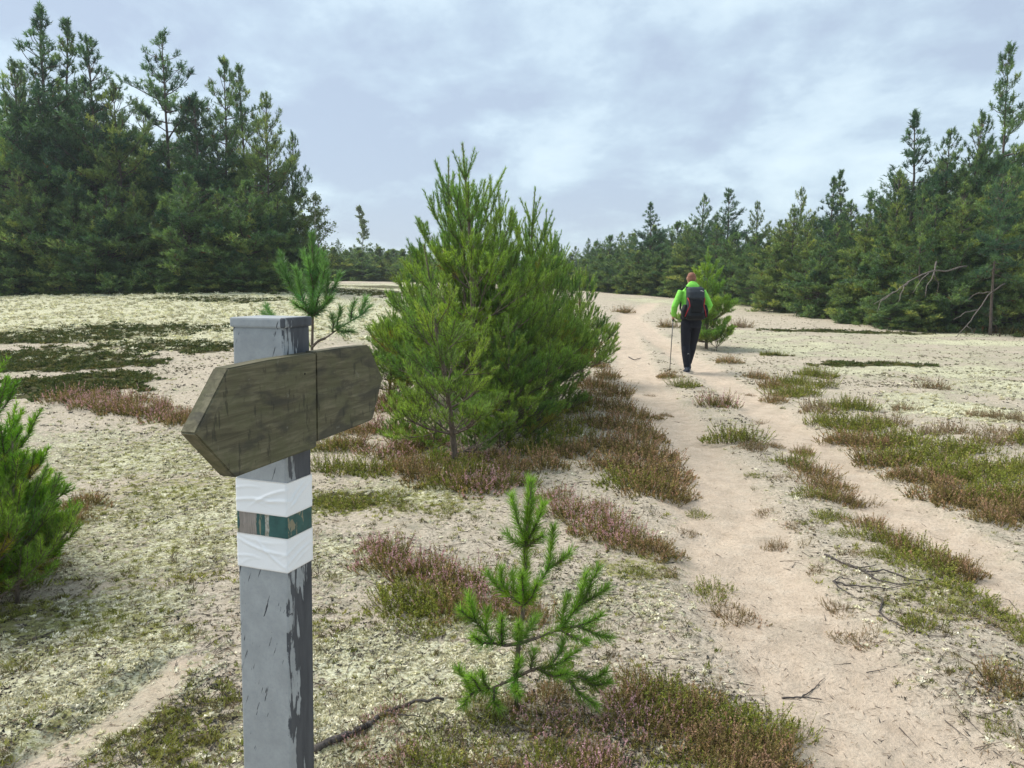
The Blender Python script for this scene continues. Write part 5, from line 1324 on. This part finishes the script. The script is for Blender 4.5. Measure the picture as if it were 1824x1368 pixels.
SC = (at_depth(1234, 486, fy)[2] - fz) / 1.80
person.scale = (SC, SC, SC)
A3 = np.array
hip_l, kn_l, an_l = A3([-.095, .0, .93]), A3([-.085, .05, .50]), A3([-.065, -.03, .085])
hip_r, kn_r, an_r = A3([.095, .0, .93]), A3([.085, .17, .53]), A3([.04, .26, .12])
sh_l, el_l, wr_l = A3([-.19, .03, 1.475]), A3([-.315, .0, 1.20]), A3([-.285, .17, 1.03])
sh_r, el_r, wr_r = A3([.19, .03, 1.475]), A3([.325, -.01, 1.22]), A3([.285, .20, 1.08])
def limb(a, b_, c, ra, rb, rc, extra=0.0):
    return loft([(a + (b_ - a) * 0, ra + extra, ra + extra), (a + (b_ - a) * .35, ra * .97 + extra, ra + extra), (a + (b_ - a) * .75, (ra * .4 + rb * .6) + extra, (ra * .4 + rb * .6) + extra), (b_, rb + extra, rb + extra),
                 (b_ + (c - b_) * .3, rb * 1.02 + extra, rb * 1.06 + extra), (b_ + (c - b_) * .7, (rb + rc) * .5 + extra, (rb + rc) * .5 + extra), (c, rc + extra, rc + extra)], 14)
torso = [((0, 0, .84), .15, .10), ((0, 0, .93), .165, .115), ((0, .01, 1.05), .15, .105), ((0, .02, 1.2), .165, .11), ((0, .03, 1.36), .19, .12), ((0, .035, 1.46), .17, .10), ((0, .045, 1.53), .085, .075), ((0, .06, 1.58), .056, .06)]
head = [((0, .05, 1.55), .052, .055), ((0, .075, 1.61), .056, .062), ((0, .095, 1.645), .066, .085), ((0, .10, 1.69), .074, .096), ((0, .10, 1.735), .073, .096), ((0, .095, 1.775), .058, .08), ((0, .09, 1.798), .03, .045)]
def hand(wr, fwd, thumb_side):
    """Palm, four fingers curled forward and a thumb off the side of the palm."""
    f = unit(fwd); s = unit(np.cross(f, A3([0, 0, 1.0]))) * thumb_side; dn = unit(np.cross(s, f)) ; dn = dn if dn[2] < 0 else -dn
    out_ = [loft([(wr - f * .02, .022, .026), (wr + f * .03, .024, .036), (wr + f * .075, .022, .040), (wr + f * .095, .016, .034)], 12)]
    for i in range(4):
        o_ = (i - 1.5) * .02; L = (.062, .072, .068, .052)[i]; b_ = wr + f * .085 + s * 0 + unit(np.cross(f, s)) * o_
        k1 = b_ + f * L * .45; k2 = k1 + unit(f * .3 - s * .95) * L * .4; k3 = k2 + unit(-f * .7 - s * .5) * L * .3
        out_.append(loft([(b_, .0095, .0095), (k1, .009, .009), (k2, .008, .008), (k3, .007, .007)], 8))
    up = unit(np.cross(f, s)); b_ = wr + f * .03 + up * .03; k1 = b_ + unit(f * .7 + up * .7) * .035; k2 = k1 + unit(f * .8 - s * .4) * .03
    out_.append(loft([(b_, .012, .012), (k1, .010, .010), (k2, .008, .008)], 8))
    return out_
hl = hand(wr_l, A3([.02, .85, -.45]), -1); hr = hand(wr_r, A3([-.25, .5, -.8]), 1)
nose = loft([((0, .19, 1.705), .008, .008), ((0, .207, 1.685), .013, .012), ((0, .20, 1.672), .012, .008)], 8)
ears = [loft([((sx_ * .072, .095, 1.665), .008, .014), ((sx_ * .083, .088, 1.69), .009, .021), ((sx_ * .083, .085, 1.71), .008, .018), ((sx_ * .076, .09, 1.722), .006, .010)], 8) for sx_ in (-1, 1)]
fused('body', [loft(torso), loft(head), nose, limb(hip_l, kn_l, an_l, .078, .052, .04), limb(hip_r, kn_r, an_r, .078, .052, .04), limb(sh_l, el_l, wr_l, .050, .040, .028), limb(sh_r, el_r, wr_r, .050, .040, .028)] + ears + hl + hr
      + [loft([(an_l + A3([0, -.05, -.05]), .035, .03), (an_l + A3([0, .06, -.05]), .04, .03), (an_l + A3([0, .15, -.06]), .035, .02)], 10), loft([(an_r + A3([0, -.05, -.05]), .035, .03), (an_r + A3([0, .06, -.05]), .04, .03), (an_r + A3([0, .15, -.06]), .035, .02)], 10)], M_SKIN, person, .009, 3)
fused('hair', [loft([((0, .045, 1.635), .050, .040), ((0, .055, 1.665), .068, .066), ((0, .075, 1.70), .078, .080), ((0, .082, 1.74), .078, .088), ((0, .088, 1.78), .064, .080), ((0, .088, 1.808), .032, .045)])], M_HAIR, person, .009, 2)
jt = [((0, 0, .90), .172, .125), ((0, .0, .98), .172, .125), ((0, .015, 1.1), .168, .122), ((0, .02, 1.25), .182, .128), ((0, .03, 1.38), .205, .135), ((0, .035, 1.47), .185, .118), ((0, .04, 1.535), .125, .098), ((0, .05, 1.56), .09, .08)]
hood = [((0, -.01, 1.49), .16, .05), ((0, -.025, 1.53), .15, .055), ((0, -.015, 1.575), .118, .05), ((0, .01, 1.612), .085, .045), ((0, .03, 1.622), .06, .04)]
collar = [((0, .05, 1.53), .10, .09), ((0, .06, 1.58), .080, .076), ((0, .07, 1.61), .070, .068)]
fused('jacket', [loft(jt), loft(hood), loft(collar), limb(sh_l, el_l, wr_l + (wr_l - el_l) * .02, .066, .056, .040), limb(sh_r, el_r, wr_r + (wr_r - el_r) * .02, .066, .056, .040)], M_JACKET, person, .011, 2)
tr_l = limb(hip_l, kn_l, an_l + A3([0, 0, .02]), .100, .078, .058); tr_r = limb(hip_r, kn_r, an_r + A3([0, 0, .02]), .100, .078, .058)
fused('trousers', [loft([((0, 0, .82), .165, .12), ((0, -.005, .90), .178, .13), ((0, 0, .98), .178, .125), ((0, 0, 1.01), .165, .118)]), tr_l, tr_r], M_TROUS, person, .011, 2)
def shoe(a, pitch):
    g = []
    c, s = math.cos(pitch), math.sin(pitch)
    def P(y, z): return a + A3([0, y * c + (z) * s, -.055 - y * s + z * c])
    g.append(loft([(P(-.085, .0), .030, .034), (P(-.06, .01), .042, .05), (P(0, .015), .046, .055), (P(.08, .0), .050, .042), (P(.15, -.008), .045, .030), (P(.19, -.012), .026, .018)], 12))
    g.append(loft([(P(-.03, .03), .044, .052), (a + A3([0, 0, .02]), .046, .05)], 12))
    so = loft([(P(-.098, -.03), .03, .012), (P(-.07, -.03), .044, .016), (P(.04, -.03), .05, .016), (P(.13, -.03), .052, .015), (P(.195, -.028), .03, .012)], 12)
    return g, so
for a, p in ((an_l, .12), (an_r, .0)):
    up_, so_ = shoe(a, p)
    sh = fused('shoe', up_, M_SHOE, person, .009, 2)
    fused('sole', [so_], M_SOLE, sh, .008, 1)
# small pale prints on the shins
for px_, a in ((-.06, A3([-.075, -.065, .345])), (.03, A3([.06, .13, .42])), (.0, A3([.055, .16, .31]))):
    g = Geo(); g.add(*tube([a, a + A3([.016, -.003, .010]), a + A3([.03, .0, .002])], [.0035, .0045, .003], 6)); link('reflective_mark', g.mesh('reflective_mark', M_PALE, True), person)

pack = thing('backpack', (fx[0], fy, fz), 'charcoal and black hiking backpack with red cords on the back of the hiker', 'backpack', None, PERSON_RZ)
pack.scale = (SC, SC, SC)
def rbox(pts, n=20, e=3.2):
    """Loft of rounded rectangles: (centre, half width, half depth)."""
    V = []; F = []
    th = np.arange(n) / n * 2 * np.pi
    cx = np.sign(np.cos(th)) * np.abs(np.cos(th)) ** (2 / e); cy = np.sign(np.sin(th)) * np.abs(np.sin(th)) ** (2 / e)
    for c, a, b_ in pts: V.append(np.column_stack([c[0] + cx * a, c[1] + cy * b_, np.full(n, c[2])]))
    V = np.concatenate(V); m_ = len(pts)
    for k in range(m_ - 1):
        for i in range(n):
            j = (i + 1) % n; F += [(k * n + i, k * n + j, (k + 1) * n + j), (k * n + i, (k + 1) * n + j, (k + 1) * n + i)]
    V = np.vstack([V, [pts[0][0]], [pts[-1][0]]]); a, b_ = len(V) - 2, len(V) - 1
    for i in range(n):
        j = (i + 1) % n; F += [(a, j, i), (b_, (m_ - 1) * n + i, (m_ - 1) * n + j)]
    return V, np.array(F)
fused('main_sack', [rbox([((0, -.19, 1.0), .13, .06), ((0, -.20, 1.03), .155, .085), ((0, -.205, 1.15), .16, .095), ((0, -.20, 1.32), .155, .09), ((0, -.19, 1.46), .145, .08), ((0, -.18, 1.50), .12, .06)])], M_PACK, pack, .01, 2)
fused('lid', [rbox([((0, -.195, 1.33), .135, .10), ((0, -.20, 1.36), .155, .118), ((0, -.19, 1.46), .158, .112), ((0, -.175, 1.525), .150, .085), ((0, -.165, 1.55), .12, .05)])], M_PACK, pack, .01, 2)
fused('front_pocket', [rbox([((0, -.285, 1.09), .085, .02), ((0, -.29, 1.12), .105, .032), ((0, -.295, 1.22), .11, .034), ((0, -.29, 1.31), .10, .028), ((0, -.28, 1.34), .075, .015)])], M_PACKB, pack, .008, 2)
fused('base_pocket', [rbox([((0, -.20, .965), .12, .06), ((0, -.215, .99), .165, .09), ((0, -.22, 1.05), .17, .105), ((0, -.215, 1.10), .15, .095)])], M_PACKB, pack, .01, 2)
for s_ in (-1, 1):
    fused('side_pocket', [rbox([((s_ * .165, -.17, 1.0), .04, .06), ((s_ * .18, -.175, 1.04), .055, .078), ((s_ * .185, -.175, 1.14), .055, .078), ((s_ * .17, -.175, 1.24), .03, .06)])], M_PACKB, pack, .01, 2)
    g = Geo(); g.add(*tube([(s_ * .155, -.255, 1.36), (s_ * .135, -.30, 1.30), (s_ * .125, -.31, 1.22), (s_ * .16, -.285, 1.13), (s_ * .19, -.25, 1.03)], [.009, .010, .009, .008, .006], 6)); link('red_cord', g.mesh('red_cord', M_RED, True), pack)
    fused('shoulder_strap', [loft([((s_ * .10, -.13, 1.47), .03, .010), ((s_ * .115, -.06, 1.545), .03, .010), ((s_ * .12, .03, 1.565), .03, .010), ((s_ * .14, .13, 1.50), .034, .012), ((s_ * .15, .185, 1.36), .03, .012), ((s_ * .18, .12, 1.15), .02, .010), ((s_ * .17, -.10, 1.06), .018, .010)], 10)], M_PACKB, pack, .008, 1)
fused('hip_belt', [loft([((-.16, -.13, 1.02), .02, .045), ((-.20, -.03, 1.015), .015, .05), ((-.16, .11, 1.0), .014, .04), ((0, .165, .99), .012, .03), ((.16, .11, 1.0), .014, .04), ((.20, -.03, 1.015), .015, .05), ((.16, -.13, 1.02), .02, .045)], 10)], M_PACKB, pack, .008, 1)
g = Geo(); g.add(*tube([(.055, -.3095, 1.482), (.075, -.3105, 1.488), (.092, -.3085, 1.478), (.115, -.304, 1.474)], [.004, .0065, .006, .003], 6)); link('pale_badge', g.mesh('pale_badge', M_PALE, True), pack)

pole = thing('trekking_pole', (fx[0], fy, fz), 'thin dark trekking pole in the left hand of the hiker, its tip on the sand', 'hiking pole', None, PERSON_RZ)
pole.scale = (SC, SC, SC)
gp = wr_l + A3([.015, .085, -.035]); tipp = A3([-.37, .02, -.01]); ax = unit(tipp - gp)
def pl(name, a, b_, r0, r1, mat, n=8, parent=pole):
    g = Geo(); g.add(*tube([a, a + (b_ - a) * .5, b_], [r0, (r0 + r1) / 2, r1], n)); return link(name, g.mesh(name, mat, True), parent)
pl('shaft', gp, tipp - ax * .05, .0085, .0065, M_POLE)
pl('grip', gp - ax * .06, gp + ax * .08, .014, .013, M_GLOVE)
pl('tip', tipp - ax * .06, tipp, .005, .0025, M_DEAD)
g = Geo(); g.add(*tube([tipp - ax * .075, tipp - ax * .068, tipp - ax * .06], [.022, .026, .020], 10)); link('basket', g.mesh('basket', M_POLE, True), pole)
g = Geo(); g.add(*tube([gp - ax * .02, gp + A3([-.03, -.03, -.05]), gp + A3([-.02, -.04, -.09]), gp + A3([.0, -.02, -.05])], [.003, .004, .004, .003], 5)); link('wrist_strap', g.mesh('wrist_strap', M_PALE, True), pole)

# ------------------------------------------------------------------ thin damp air: one even box of haze round the whole place
m = bpy.data.materials.new('damp_air'); m.use_nodes = True
t = m.node_tree; t.nodes.clear()
o = t.nodes.new('ShaderNodeOutputMaterial'); v = t.nodes.new('ShaderNodeVolumePrincipled')
v.inputs['Color'].default_value = (0.92, 0.96, 1.0, 1); v.inputs['Density'].default_value = 0.0008; v.inputs['Anisotropy'].default_value = 0.2
t.links.new(v.outputs[0], o.inputs['Volume'])
bpy.context.view_layer.update()
bx = [o_.matrix_world @ Vector(c) for o_ in bpy.data.objects if o_.type == 'MESH' for c in o_.bound_box]
lo = [min(p[k] for p in bx) for k in range(3)]; hi = [max(p[k] for p in bx) for k in range(3)]
bm = bmesh.new(); bmesh.ops.create_cube(bm, size=1.0)
for w in bm.verts:
    for k, pad in ((0, 5), (1, 5), (2, 1)):
        w.co[k] = (lo[k] - pad) if w.co[k] < 0 else (hi[k] + pad)
tag(link('haze', bm_mesh('haze', bm, m)), 'thin damp haze in the air over the whole heath', None, None, 'stuff')
